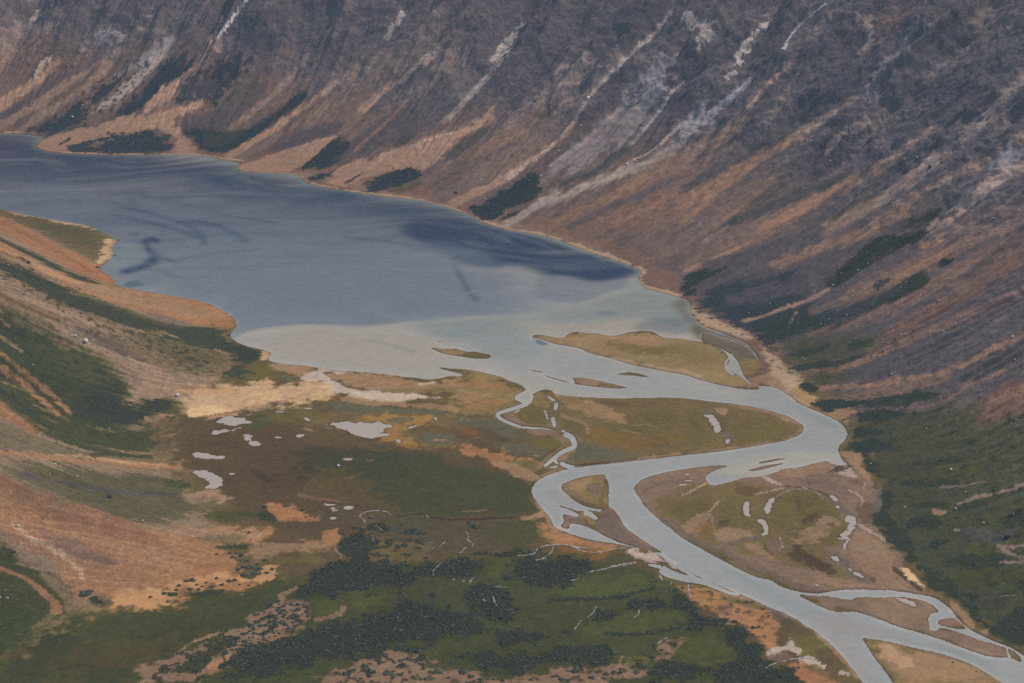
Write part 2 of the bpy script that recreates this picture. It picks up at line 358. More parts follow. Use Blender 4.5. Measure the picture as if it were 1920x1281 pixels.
PONDS = [ # (crop outline, label)
 ('A1 -60,640 0,643 90,660 130,690 170,692 130,712 60,708 0,716 -90,720 -160,690', 'pond'), ('A1 -210,790 -130,760 0,755 90,742 40,755 -60,768 -150,800', 'pond'),
 ('A1 55,800 150,797 160,815 125,825 140,850 215,865 225,872 180,900 150,898 135,862 95,845 85,815', 'pond'),
 ('A1 515,810 560,795 600,800 595,818 555,824', 'pond'), ('A1 345,825 370,818 410,825 375,832', 'pond'), ('A1 915,1008 960,1000 1025,1010 990,1020 940,1018', 'pond'),
 ('A1 680,685 740,700 800,714 850,700 940,692 1010,700 1060,705 1080,680 1100,702 1220,700 1240,685 1260,700 1310,712 1375,738 1290,735 1270,760 1235,790 1345,795 1300,812 1200,826 1110,826 1060,810 980,775 920,745 860,722 760,715', 'pond'),
 ('A1 1363,842 1410,840 1425,855 1410,872', 'pond'), ('A1 590,645 620,660 655,678 610,682', 'pond'), ('A1 1480,745 1550,715 1555,725 1500,748', 'pond'), ('A1 1705,650 1735,655 1735,678 1720,672', 'pond'),
 ('A1 590,575 660,570 665,578 610,582', 'pond'), ('A1 345,600 430,602 425,608 360,608', 'pond'),
 ('R7 1072,98 1145,96 1150,112 1210,120 1240,145 1250,178 1200,193 1145,190 1180,172 1170,148 1110,125', 'pond'), ('R7 1280,113 1300,110 1316,116 1295,122', 'pond'),
 ('R7 1062,2 1110,-4 1190,12 1265,20 1240,32 1180,25 1130,32 1085,20', 'pond'),
 ('A6 205,280 250,285 315,290 250,298 215,296', 'pond'), ('A6 355,312 400,298 470,312 420,330 370,325', 'pond'), ('A6 260,318 300,312 300,325 270,328', 'pond'), ('A6 245,405 280,388 315,400 280,412', 'pond'), ('A6 270,335 315,330 315,340 280,343', 'pond'),
 ('A9 710,460 752,458 750,500 738,560 765,585 720,582 703,530', 'pond'), ('A9 822,608 860,608 900,640 918,700 905,746 860,752 885,715 870,670 835,640', 'pond'),
 ('A9 985,420 960,450 932,500 925,530 910,575 895,550 890,490 930,440', 'pond'), ('A9 1440,405 1490,415 1520,455 1490,460', 'pond'), ('A9 1500,492 1530,505 1525,520 1505,512', 'pond'),
 ('A9 1580,570 1620,602 1670,590 1672,650 1650,700 1610,750 1560,790 1542,800 1540,765 1580,700 1595,640', 'pond'), ('A9 1605,765 1612,790 1590,830 1550,880 1560,850 1590,800', 'pond'),
 ('A9 1450,930 1490,928 1525,940 1525,972 1500,970', 'pond'), ('A9 1640,1060 1690,1070 1770,1130 1720,1120 1660,1085', 'pond'), ('A9 1600,1030 1635,1045 1625,1055', 'pond'),
 ('A9 205,225 240,218 235,230 208,234', 'pond'), ('A9 200,278 265,276 260,284 210,284', 'pond'), ('A9 150,320 215,306 215,316 155,328', 'pond'),
 ('A2 480,790 510,770 530,768 500,790 485,802', 'pond'), ('A4 790,370 870,385 910,390 1000,430 1050,452 980,435 880,400', 'pond'), ('A9 1310,1165 1360,1180 1340,1186', 'pond'),
 ('R6 115,1035 165,1035 195,1070 215,1110 205,1135 180,1130 165,1080', 'pond'), ('R6 240,1175 262,1172 255,1195 243,1200', 'pond'),
]
STREAMS = [ # (crop path, width0, width1)
 ('A6 545,452 540,420 515,395 490,382 530,360 580,342 650,340 730,348 750,372 770,380', 12, 10), ('A6 630,462 660,480 685,502', 8, 10), ('A6 600,545 615,595', 8, 10), ('A6 1045,378 1072,402', 10, 8),
 ('A6 1365,510 1400,545 1372,575 1425,605 1420,632', 11, 13), ('A6 1375,640 1345,660 1340,680 1310,682', 9, 12), ('A6 1150,636 1200,596', 8, 12), ('A6 300,640 310,680 355,708 340,735', 9, 9),
 ('A6 1100,872 1100,830 1130,800 1165,770', 14, 12), ('A6 1395,942 1410,910 1440,880', 18, 12), ('A6 1590,1040 1600,1080 1620,1118', 14, 16), ('A6 1510,1062 1530,1090', 16, 12), ('A6 1605,960 1660,965 1715,968', 22, 6),
 ('A6 1260,905 1290,895', 12, 8), ('A6 1340,920 1360,915', 12, 12), ('A6 1050,600 1100,605', 6, 5), ('A6 1090,660 1105,640', 10, 8), ('A6 1400,430 1410,455', 10, 8),
 ('A8 150,800 200,735', 18, 14), ('A8 245,712 290,680 312,630', 10, 12), ('A8 590,715 630,690 635,660', 6, 16), ('A8 110,440 180,420', 12, 8), ('A8 255,370 330,360 420,335 500,315 610,300', 14, 16), ('A8 430,335 520,325 600,308', 6, 6),
 ('A8 -20,165 80,165 160,185 240,195 320,185 315,160 295,145', 11, 9), ('A8 160,185 190,215 300,228 360,218 420,202 540,190', 12, 10), ('A8 1000,588 1020,550 1000,510 1005,465', 18, 14), ('A8 870,475 878,445', 12, 10),
 ('A8 775,905 800,885 845,865', 12, 8), ('A8 1280,765 1330,745', 12, 14), ('A8 1580,1098 1620,1065 1720,1040 1830,1015 1925,1020', 12, 16), ('A8 -100,275 -40,240 -20,215 0,165', 8, 14), ('A8 -150,285 -60,270', 8, 10),
 ('A9 985,420 1050,385 1120,355 1190,355', 10, 12), ('A9 1210,342 1300,372 1365,405 1390,450', 14, 8), ('A4 1712,360 1780,352 1845,352', 8, 7), ('A3 60,1130 180,1120 255,1095 250,1065 290,1035 400,1015 520,1005 600,1020 690,1045 710,1080', 16, 22),
]
# ground cover; each line: crop colour soft rag field amount [w0 w1] : points      (w0 w1 make it a stroke)
LAND = '''
# ---- valley floor, far to near
F rust2 4 .4 s 1 36 60 : -300,240 0,244 100,284 200,284 400,284 560,318 760,364 900,410 1040,440 1120,470 1200,504 1230,530 1290,552 1330,590 1420,640 1500,720
F tan2 4 .6 s .7 20 20 : 560,322 760,370 900,414 1040,443 1120,474 1200,508
F brn 10 .5 n 1 : 250,800 350,770 520,760 600,740 700,740 800,752 900,770 960,800 1000,850 1050,880 1000,900 1000,960 1040,1000 1240,1045 1500,1150 1640,1290 900,1290 560,1100 480,1020 430,940 330,860
F meadd 12 .6 n .7 : 480,840 620,830 760,850 700,920 560,930 470,900
F brn2 10 .6 n .8 : 330,820 440,790 560,800 560,860 620,930 700,1000 560,1010 440,950 360,880
A1 oliv 8 .5 n .9 : 520,560 750,520 860,500 1000,540 1200,560 1500,570 1920,600 1920,900 1700,940 1500,900 1300,860 1100,830 900,740 700,700 560,640
A1 grgr 6 .5 n .9 : 760,530 870,510 1050,540 1200,570 1500,580 1800,600 1900,640 1600,620 1300,615 1000,610 820,600
A1 och 5 .6 n .9 : 740,560 800,590 780,620 900,640 1100,640 1300,640 1500,640 1700,640 1650,680 1500,720 1380,740 1450,800 1550,860 1700,930 1500,920 1350,880 1200,840 1050,820 900,745 840,725 1000,690 1050,670 860,660 740,610
A1 grgr 5 .4 n .8 : 1280,680 1360,655 1480,650 1560,680 1450,700 1340,705
A1 grgr 5 .4 n .9 : 1520,820 1650,790 1800,790 1920,820 1920,870 1800,880 1600,860
A1 brn 6 .5 n .8 : 1480,740 1600,720 1750,740 1900,740 1900,790 1700,780 1500,800
A1 greenb 4 .5 n .8 : 60,620 200,600 320,640 350,680 280,740 120,770 80,720 170,690
A1 olivg 6 .5 n .7 : 150,560 300,570 520,560 700,580 700,660 500,690 350,700 250,640
F meadow 16 .5 n .85 : 600,870 680,850 730,840 800,846 860,864 930,880 985,892 1004,905 998,925 1006,945 1010,962 960,968 880,974 800,972 740,962 690,955 640,940 610,905
A6 green 10 .6 f .7 : 900,40 1300,20 1700,60 1880,110 1870,200 1900,330 1500,360 1200,330 900,280 820,200
A6 grgr 3 .4 n .35 : 940,190 1000,150 1050,150 1010,200 950,205
A6 brn 8 .5 n .7 : 0,0 400,20 600,120 700,240 780,330 500,300 200,240 0,200
A1 ptan 4 .3 f .7 : 550,750 640,745 700,780 660,775 600,758
A1 ptan 3 .3 f .8 : 1660,848 1740,838 1840,845 1780,854 1690,856
F dgr 6 .5 n .7 : 705,968 830,975 900,978 1000,972 1010,990 1000,1010 960,1030 900,1035 800,1045 720,1040 690,1000
F oliv 6 .6 n .5 : 640,1010 740,1000 830,1040 900,1050 860,1065 760,1060 660,1060
A2 ochd 6 .5 n .8 : 0,890 120,930 200,1000 120,1030 0,1000
A2 grgr 6 .4 n .9 : 0,830 150,830 300,850 380,880 480,930 560,970 620,1020 620,1060 500,1040 300,970 120,920 0,890
A2 dgr 5 .5 n .8 : 280,1000 400,1000 480,1040 430,1060 320,1040
A2 grgr 6 .5 n .8 : 200,1060 400,1040 600,1090 780,1110 800,1150 700,1190 500,1170 320,1110
A2 olivg 5 .4 n .8 : 620,1030 760,1020 860,1040 880,1075 800,1110 660,1095 610,1060
A2 org 6 .8 n .85 : 0,1040 120,1050 260,1090 420,1140 560,1170 700,1195 720,1210 560,1200 400,1210 420,1270 340,1275 200,1210 60,1160 0,1150
A2 oliv 5 .4 n .9 : 440,1210 560,1200 680,1215 660,1260 640,1300 480,1300 400,1270
F ptan 4 .4 n .8 : 920,858 960,872 1010,888 1016,900 1002,908 960,890 915,868
A2 oliv2 8 .6 n 1 : 0,480 150,440 320,470 450,520 590,590 560,620 470,660 520,700 440,740 330,790 300,830 150,830 0,800 -120,760 -80,600 -60,500
A2 org 6 .8 n .45 : 0,520 150,500 400,530 470,580 300,600 100,580 0,570
A2 olivg 4 .5 n .7 : 380,480 500,530 590,590 560,610 470,600 380,550
A2 org 6 .8 n .45 : 0,680 200,660 400,700 300,740 200,780 60,760
A2 ptan 5 .7 n .7 : -100,560 100,620 300,640 200,690 0,690
A1 ptan 5 .5 n 1 : 700,270 800,250 960,260 1100,265 1250,285 1450,300 1600,330 1750,345 1800,310 1920,290 1920,430 1700,440 1500,440 1200,430 1000,400 860,340 740,310
A1 oliv2 5 .6 n .8 : 1300,410 1500,400 1700,390 1920,380 1920,440 1600,450 1350,440
A1 salt2 2 .7 n .8 26 40 : 720,240 800,250 930,265
A1 salt2 2 .8 n .7 10 20 : 1020,260 1250,275 1450,295 1600,325 1700,335
A1 salt 3 .7 n .8 : 1560,350 1650,340 1780,345 1740,365 1640,370 1590,390
A1 salt2 3 .3 n 1 : 550,310 620,265 700,240 740,270 800,310 860,350 940,390 1080,410 1250,430 1450,448 1650,455 1800,480 1865,498 1800,498 1600,490 1400,500 1200,485 1040,455 930,450 860,440 800,410 810,370 740,340 620,335
A1 salt 2 .5 n .8 : 1000,420 1200,440 1450,455 1700,470 1850,495 1600,490 1400,520 1150,500 950,470
A1 ptan 4 .5 n .8 : 860,490 1050,480 1200,520 1450,530 1700,530 1900,560 1920,610 1700,575 1400,560 1150,540 980,510
A1 sand 6 .5 n .7 : 540,340 640,340 760,345 810,370 800,410 700,420 600,430 520,400
A1 ochd 5 .5 n .8 : 600,450 700,430 800,430 920,460 860,490 760,510 700,500
A1 grgr 3 .5 n .9 : 420,480 520,465 620,480 740,510 650,515 520,500
A1 ptan 3 .4 n 1 : 330,170 430,180 560,195 700,210 710,240 600,265 560,310 540,345 490,290 420,260 340,240 290,210
A1 olivg 4 .5 n .9 : 60,220 200,190 260,210 300,240 360,270 380,310 300,340 150,360 0,390 -40,360 60,290
A1 grgr 2 .3 n .9 : 350,290 380,262 430,280 500,320 540,350 500,365 420,355 360,340 400,320
# ---- north islands and the peninsula
A2 isl 4 .4 n 1 : 610,110 700,110 900,140 1020,85 1280,110 1560,80 1720,110 1920,140 2150,190 2330,330 2300,400 2480,530 2600,590 2430,600 2030,510 1560,405 1120,290 860,215 700,170
A2 ptan 6 .6 n .8 : 760,150 900,160 1100,130 1400,140 1600,140 1750,200 1500,260 1300,250 1100,220 900,190
A2 olivg 5 .8 f .4 : 1400,250 1600,200 1920,220 2200,260 2280,330 2200,400 1900,380 1700,330
A2 beach 4 .4 n .7 : 1250,300 1400,320 1560,370 1750,400 1920,420 2100,470 2030,500 1700,430 1400,360
A2 dark 2 .6 f .9 14 30 : 620,140 700,120
A2 dark 2 .8 f .8 20 26 : 900,135 980,105 1060,95 1180,105 1280,122
A2 dark 2 .8 f .85 16 40 : 1400,122 1480,115 1560,98 1680,105 1720,130
A2 bank 1 .3 n .5 6 7 : 700,165 860,212 1050,245 1240,308 1440,370 1700,426 1920,462 2150,540 2430,592 2590,588
A2 olivg 3 .3 n .7 : -200,225 0,245 280,290 230,325 0,300 -200,260
A2 ptan 3 .3 n .6 : -200,235 -100,245 100,290 0,300 -120,280
A2 dark 2 .6 n .6 14 14 : -110,225 -40,235 30,245
A2 bar2 3 .3 n .9 : 960,485 1180,505 1300,540 1180,560 1020,540
A2 olivg 3 .3 n .9 : 1180,520 1300,545 1460,577 1380,582 1240,570
A2 dark 1 .4 n .7 16 16 : 960,530 1050,555
A2 greenb 2 .2 n .7 : 1330,455 1450,440 1660,485 1500,475
F oliv 4 .3 n 1 : 1000,735 1014,730 1040,738 1100,744 1180,746 1280,744 1330,750 1400,758 1460,772 1504,796 1508,806 1490,818 1430,834 1340,846 1280,852 1220,858 1130,868 1060,880 1040,872 1050,850 1060,835 1040,800 1010,800 940,790 935,775 990,755
A2 ptan 6 .7 n .65 : 820,625 1000,650 1100,700 1250,740 1400,780 1450,860 1400,900 1250,860 1100,780 950,750 860,700
A2 olivg 6 .6 n .8 : 1400,820 1600,760 1850,760 1920,860 1800,960 1500,1000 1250,960 1150,900 1300,900
A2 ochd 8 .6 n .5 : 1000,1000 1300,960 1700,1000 1920,980 1920,1110 1600,1120 1300,1080
A2 grgr 5 .5 n .9 : 1040,1040 1200,1080 1350,1120 1540,1180 1300,1210 1100,1230 960,1230 900,1200 980,1130
A2 oliv2 5 .5 n .8 : 640,640 680,600 730,620 800,680 820,760 760,770 700,740 640,750 610,700
A2 olivg 4 .5 n .9 : 520,790 600,750 740,770 760,850 800,910 680,912 560,890 540,850
A2 bar 3 .3 n .9 : 370,790 440,770 480,760 470,800 490,840 540,870 560,900 480,880 400,850
A2 olivg 4 .5 n .9 : 860,860 960,850 1060,880 1090,930 1070,980 960,985 880,920
A2 bar2 3 .3 n .8 30 24 : 860,800 960,850 1060,870 1110,920 1105,980
A2 bar 3 .3 n .9 : 560,930 700,945 800,940 880,970 920,1040 890,1080 870,1030 800,990 700,990 600,970
A2 bar2 3 .3 n .9 : 830,1180 900,1120 1000,1100 1040,1110 960,1170 900,1205 850,1210
A2 bank 1 .4 n .6 7 7 : 1000,1010 1045,1050 1035,1090
A2 dark 1 .4 n .8 12 10 : 880,1205 960,1238 1080,1240 1250,1220 1400,1200 1530,1185
A2 bank 1 .3 n .8 7 7 : 700,1195 790,1130 880,1080
A2 bar2 3 .4 n .8 22 16 : 680,1275 730,1215 800,1165
A2 ptan 3 .3 n .8 20 26 : 1530,1190 1750,1160 1920,1145
R6 oliv 3 .4 n .6 : 0,945 130,955 330,975 500,1010 600,1045 670,1085 690,1115 660,1145 560,1185 400,1210 200,1235 0,1258
R6 olivg 6 .6 n .7 : 20,1000 100,1000 120,1100 180,1170 100,1200 0,1200
R6 olivg 6 .6 n .7 : 260,1060 400,1050 560,1090 600,1140 450,1180 300,1200 280,1120
R6 bar2 4 .4 n .9 36 30 : 330,980 500,1020 600,1055 670,1100
R6 bar2 3 .3 n .9 16 22 : 670,1110 640,1150 540,1190 400,1213 200,1236
R6 bank 1 .3 n .6 7 5 : 600,1048 660,1080 690,1112 660,1145 560,1186
R6 mud 3 .4 n .8 40 40 : 120,1010 180,1060 230,1130 270,1190
R6 ptan 3 .4 n .9 : 160,990 240,1000 250,1040 215,1040
R6 dgr 3 .5 n .8 16 14 : 20,950 120,965 260,970
# ---- right bank beach
R6 beach 3 .45 n 1 : 30,375 80,400 90,450 180,490 260,530 380,570 400,610 470,640 510,700 580,770 680,830 650,870 740,970 715,1000 650,965 560,930 440,880 500,860 470,760 440,690 380,620 250,570 100,545 55,490 35,440
R6 mud 4 .5 n .9 : 100,560 250,600 350,638 415,682 455,740 470,860 380,865 330,800 300,715 200,650 100,628
R6 dark 3 .8 n .5 : 200,610 330,650 420,700 450,760 380,740 300,680
R6 mud 4 .5 n .9 : 100,545 300,600 400,680 450,760 380,780 330,700 250,640 120,600
R6 oliv2 3 .4 n .9 : 270,770 330,720 400,720 470,770 430,820 330,820 270,800
R6 bar2 3 .4 n .9 : 330,830 480,800 560,860 640,930 600,930 500,870 420,860 440,890 360,890
R6 och 3 .6 n .6 : 600,880 660,890 740,965 710,990 640,930
R6 dark 1 .5 n .6 10 12 : 60,550 180,575 300,640 400,690
R6 mud 2 .4 n .9 26 20 : 300,700 245,745 240,785 300,815
R6 bank 1 .2 n .7 8 10 : 300,893 370,903 445,905 440,885
R6 ptan 2 .5 n .9 : 740,1010 870,1000 1000,1005 950,1040 930,1090 940,1140 900,1120 860,1070
R2 beach 1 .4 n .85 9 12 : 0,1062 200,1088 400,1106 620,1160 770,1230 930,1275
R5 beach 1 .4 n .9 13 24 : 900,0 1180,40 1320,95 1600,185 1700,238
R5 beach 1 .4 n .9 22 24 : 1700,240 1655,265 1690,325 1907,375
R1 beach 1 .4 n .8 8 9 : 0,736 200,742 250,762 175,812 330,852 700,862 1150,862 1240,885 1370,900
R1 beach 1 .4 n .8 8 9 : 1310,930 1350,955 1660,968 1740,1030 1907,1056
# ---- big bar
R9 bar 3 .3 n 1 : 0,70 130,66 280,66 860,30 1000,0 1020,40 1000,60 1040,120 1090,160 1100,290 1060,340 1090,420 1160,480 1230,560 1280,680 1400,790 1180,770 880,755 720,772 480,660 330,620 130,520 -140,390 -290,190 -130,110
A3 bar 3 .3 n 1 : 1900,185 1700,200 1500,240 1330,310 1262,380 1270,430 1340,490 1400,580 1500,710 1650,830 1900,950 1900,900 1700,810 1560,710 1480,620 1440,540 1460,480 1560,430 1900,350
A3 bard 5 .4 n .8 34 40 : 1330,500 1400,430 1550,370 1850,330
A9 oliv 5 .5 n 1 : -100,520 20,420 250,330 450,300 650,280 1000,330 1200,330 1400,370 1500,450 1560,560 1580,680 1530,800 1440,930 1700,1130 1550,1170 1300,1100 900,950 600,850 300,740 100,640 -60,560
A9 olivg 6 .5 n .8 : 900,640 930,500 1000,420 1200,362 1350,400 1480,480 1550,600 1580,680 1520,800 1420,890 1240,800 1060,720 960,730
A9 olivg 6 .5 n .8 : -50,500 180,440 380,390 450,420 400,560 330,640 180,640 50,560
A9 olivg 6 .5 n .7 : 470,560 540,440 640,430 700,470 710,580 820,620 840,690 700,650 600,690 480,640
A9 bar2 5 .5 n .9 : 180,650 300,580 420,570 420,660 300,740 200,690
A9 bar2 5 .5 n .9 : 490,720 640,670 780,720 700,770 560,820 490,790
A9 bar2 5 .4 n .9 : 700,820 840,830 900,900 1000,980 1020,1000 880,940 760,880
A9 bar2 6 .7 n .9 : 1080,720 1250,660 1380,550 1500,580 1500,660 1450,720 1380,760 1250,840 1180,830 1080,790 1150,740
A9 dark 5 .7 n .8 : 1040,880 1130,810 1300,880 1440,960 1520,1010 1400,1080 1250,1010 1100,970
A9 dark 5 .7 n .75 : 1180,650 1250,560 1380,520 1370,600 1260,670
A9 bard 4 .5 n .8 : 880,830 980,760 1060,800 1050,890 950,930
A9 bar 4 .4 n .9 : 1000,1010 1200,1020 1400,1080 1550,1170 1300,1120 1100,1060
A9 bar2 4 .3 n 1 : 1620,760 1700,700 1850,780 1960,900 2050,1060 2200,1240 1900,1210 1750,1130 1650,1000 1570,890
A9 mud 4 .4 n .8 60 80 : 1430,880 1560,960 1650,1080 1800,1170
A9 mud 3 .4 n .9 40 40 : 1380,380 1480,450 1560,540 1630,570
A9 mud 3 .4 n .8 30 24 : 870,770 700,780 560,830
A9 bard 3 .3 n .9 34 50 : -20,620 150,720 350,820 600,930 750,1000 950,1075 1100,1170 1250,1215 1400,1222
A9 bar2 4 .5 n .9 : 350,310 560,250 720,215 860,240 1000,190 1200,150 1400,95 1490,110 1500,180 1440,240 1200,260 1000,260 800,250 600,275
A9 sand 4 .5 n .6 14 10 : 330,325 560,255 700,230 800,235
A9 salt2 4 .5 n .7 : 1400,235 1480,190 1600,150 1660,200 1740,290 1600,250
A9 dark 1 .8 f .8 : 1430,205 1500,160 1560,165 1640,150 1580,190 1490,205
A9 bard 4 .5 n .7 : 1000,280 1200,260 1400,260 1560,330 1700,400 1600,420 1400,340 1200,300
A9 salt2 1 .4 n .6 12 10 : 180,410 330,330 360,310
A9 salt2 1 .4 n .8 34 20 : 850,240 950,280 1050,330
A9 salt2 1 .4 n .6 12 10 : 1050,340 900,380 780,400
A9 salt2 1 .4 n .6 10 8 : 300,580 410,555 440,600 445,680 470,750
A9 salt2 1 .4 n .6 14 10 : 410,550 470,480 500,450
A9 salt2 1 .4 n .6 14 14 : 1600,360 1740,430 1710,500
A9 salt2 1 .4 n .5 14 18 : 1760,280 1730,350
A9 salt2 2 .4 n .6 20 20 : 1680,650 1800,720 1920,790
A9 dark 2 .5 n .7 14 12 : 1060,330 1200,335 1380,380 1440,420
A9 mud 3 .4 n .8 40 30 : 920,580 880,620
A9 bar2 3 .3 n .9 40 40 : 1300,1110 1600,1160 1800,1190 2000,1215
# ---- south islands
A3 oliv2 3 .3 n 1 : 508,380 600,335 800,280 968,264 1012,345 1012,612 850,600 700,560 570,470
A3 ptan 5 .4 n .9 : 600,360 740,310 850,290 850,350 780,400 740,480 640,450
A3 bard 4 .4 n .7 : 800,370 900,350 960,400 900,520 780,480
A3 olivg 4 .3 n .9 40 60 : 985,370 960,450 930,540 940,590
A3 bar 4 .3 n .8 : 560,470 700,570 900,600 800,540 650,450
A3 bard 3 .3 n 1 : 940,640 1050,622 1140,730 1220,850 1400,970 1600,1090 1450,1080 1200,1005 960,910 820,832 900,780 920,700
A3 bard 3 .3 n 1 : 490,810 535,740 525,670 620,690 720,730 800,800 720,800 615,775 610,835
A3 oliv2 3 .5 n .9 : 700,700 740,650 800,690 850,750 900,780 830,830 760,760
A4 bar 3 .3 n 1 : 0,330 160,348 440,382 600,355 960,365 1200,470 1105,520 1120,640 1300,640 1720,780 1912,915 1690,880 1160,705 700,560 480,482 250,470
A4 oliv2 4 .4 n .7 30 20 : 480,380 600,372 740,380 900,430
A4 oliv2 3 .4 n .5 30 10 : 560,410 700,400
A4 bank 1 .3 n .7 6 8 : 480,484 580,517 700,562 840,612 980,657 1160,707 1300,762 1480,827
A4 bar2 4 .4 n .6 : 560,430 800,420 900,480 850,580 650,520
A4 bard 3 .3 n .9 : 830,358 960,370 1090,410 1060,440 960,420 880,380
A4 bar 2 .3 n 1 : 1170,590 1185,550 1320,530 1430,625 1420,640 1300,625
A4 oliv2 3 .3 n 1 : 515,705 760,735 1060,805 1340,880 1560,980 1750,1100 2000,1300 1200,1400 800,1100 640,890
A4 ptan 6 .5 n .9 : 540,730 700,740 900,790 1100,850 1300,900 1500,980 1650,1060 1720,1120 1500,1120 1200,1060 900,1080 800,1000 700,900
A4 sand 6 .6 n .45 : 600,760 750,780 900,860 1000,940 900,960 780,920 680,860
A4 bard 4 .4 n .7 30 40 : 560,715 760,745 900,780 1100,820 1300,880 1450,930
A4 bard 3 .3 n .9 14 24 : 520,715 600,830 700,970 790,1090
A4 olivg 2 .5 n .7 20 30 : 570,770 620,830 680,830
# ---- left bank of the lower river
R8 ptan 2 .4 n .9 18 16 : 1240,92 1150,120 1085,168 1062,215 1082,262 1130,325 1168,375 1172,405
R8 bank 1 .4 n .8 8 8 : 1085,150 1055,195 1055,225 1075,265
R8 bank 1 .4 n .7 7 6 : 420,335 480,345 560,365 700,372 900,362 1040,358
R8 org 3 .5 n .9 : 1080,400 1180,395 1250,450 1420,500 1600,525 1480,560 1400,560 1200,505 1150,470 1100,430
R8 ochd 3 .5 n .9 : 1130,520 1300,515 1500,535 1640,560 1560,600 1450,640 1400,620 1380,580 1250,550
R8 ptan 3 .5 n .9 16 30 : 1000,362 1100,350 1140,330
R8 salt2 3 .6 n .9 : 1560,540 1700,545 1790,570 1840,610 1907,640 1907,665 1830,640 1760,620 1690,620 1640,590
R8 dgr 3 .6 n .8 : 1480,560 1580,550 1650,600 1600,615 1480,640 1420,640
A8 org 4 .6 n 1 : 860,480 1000,450 1060,500 1200,500 1310,560 1500,640 1640,700 1700,760 1660,800 1690,880 1600,960 1520,900 1540,830 1400,760 1290,760 1160,680 1090,640 1020,590 900,530 780,520
A8 och 3 .6 n .6 : 1040,500 1200,500 1290,550 1180,620 1090,600
A8 oliv 3 .5 n .9 : 1080,455 1200,480 1300,540 1500,580 1640,640 1560,650 1400,620 1290,600 1240,530 1120,490
A8 ptan 3 .4 n .9 20 40 : 1200,520 1400,545 1560,610 1740,670 1880,740 1920,800
A8 dgr 4 .6 n .8 : 1600,700 1750,690 1850,720 1800,780 1650,830 1700,760
A8 olivg 3 .4 n 1 : 1700,870 1780,840 1920,840 2000,880 1980,960 1930,1010 1860,990 1810,930
A8 salt2 2 .6 n .9 : 1590,990 1650,950 1750,890 1800,835 1790,920 1860,995 1760,960 1680,970 1600,1030
A8 rust2 3 .6 n .8 : 1590,1060 1600,990 1700,970 1800,1000 1820,1015 1700,1045
A8 salt2 2 .6 n .8 : 1820,1020 1920,1010 1990,1060 2040,1100 1920,1060 1840,1050
A8 org2 4 .6 n .9 : 1690,1080 1800,1050 1900,1080 2000,1130 2100,1180 2200,1260 1860,1260 1840,1180
A8 oliv 3 .6 n .8 : 1920,1060 2000,1090 2100,1180 2050,1170 1950,1120
R9 ptan 2 .4 n .9 20 26 : 400,798 560,880 690,945 760,1000 860,1100 950,1215 1020,1290
R9 salt2 1 .8 f .8 14 16 : 730,960 800,1020 850,1080 880,1110
R9 salt2 1 .8 f .8 : 840,1240 900,1205 950,1225 900,1240
R9 ptan 3 .5 n .8 22 18 : 0,625 150,700 300,760 450,820
A9 ptan 1 .7 n .8 : 1080,690 1200,700 1330,640 1300,700 1180,735 1100,725
A9 ptan 1 .7 n .8 : 1090,760 1250,780 1330,740 1290,800 1180,810 1100,795
A9 dark 1 .5 n .7 10 6 : 1080,745 1130,735 1210,755
A9 dark 1 .5 n .7 8 6 : 1085,710 1160,690 1250,715
A9 dark 1 .6 n .6 14 10 : 880,830 910,890 960,915
A9 dark 1 .6 n .6 12 8 : 1025,780 1045,850 1020,900
A9 salt2 1 .5 n .6 8 8 : 1010,770 1035,810 1040,840 1010,880
A9 bard 1 .6 n .7 14 14 : 330,740 400,770 440,700
A9 ochd 1 .8 n .5 : 300,720 360,640 420,620 460,680 430,760 360,760
A9 dark 1 .8 f .6 : 480,640 560,600 600,640 520,690
A9 brn2 2 .8 n .6 : 640,340 800,330 900,370 780,400 660,390
A9 brn2 2 .8 n .6 : 1150,420 1200,480 1190,560 1160,520
A9 bard 2 .7 n .7 : 1600,260 1720,260 1760,330 1700,340 1620,300
A9 brn2 2 .8 n .6 : 1660,470 1760,460 1860,500 1800,600 1720,680 1690,600
A9 brn2 2 .7 n .6 26 30 : 1640,960 1740,1080 1840,1150
A2 brn2 3 .8 n .55 : 1150,670 1400,690 1600,730 1750,760 1600,760 1350,740 1200,720
A2 ptan 2 .8 n .7 : 1280,760 1420,800 1440,880 1400,900 1330,840
A2 ptan 1 .7 n .6 16 10 : 1500,900 1650,900
A2 ptan 1 .7 n .6 14 8 : 1380,940 1550,975
A2 ochd 2 .8 n .5 : 880,640 1000,660 1060,700 980,730 900,700
A2 ptan 2 .8 f .6 : 980,150 1200,140 1450,150 1700,170 1900,210 1700,230 1400,200 1150,190
A2 olivg 2 .9 f .6 : 1150,200 1400,180 1600,240 1800,240 1700,300 1450,270
A1 brn2 3 .8 n .5 : 600,520 800,540 900,620 760,640 640,600
A1 ochd 2 .8 n .6 20 16 : 860,730 1000,790 1180,840 1400,880 1600,920
A1 och 2 .8 n .7 20 10 : 1380,770 1500,750 1640,690 1700,650
A1 brn2 3 .8 n .6 : 0,900 150,960 300,1080 280,1200 60,1160
A1 meadd 3 .8 n .6 : 120,1090 260,1120 420,1240 260,1220
A1 rust 1 .6 n .6 10 8 : 930,1180 1030,1168
A1 rust 1 .6 n .6 12 10 : 1130,1018 1200,1018
F dgr 4 .8 n .5 : 520,990 600,960 700,950 660,980 580,1010
A6 brn2 4 .8 n .6 : 0,400 180,440 220,480 60,500 0,480
A6 org 2 .8 n .6 : 210,470 280,490 320,520 250,530 190,590 180,560
A6 org 3 .9 n .5 : 0,600 150,560 300,570 330,620 200,680 0,690
A6 ptan 1 .6 n .6 10 8 : 1340,345 1440,345 1545,330
A6 bank 1 .6 n .7 8 6 : 0,215 100,235 260,270 420,295 600,320 720,350
A8 dgr 1 .7 n .6 : 360,240 480,200 560,230 600,290 480,320 400,300
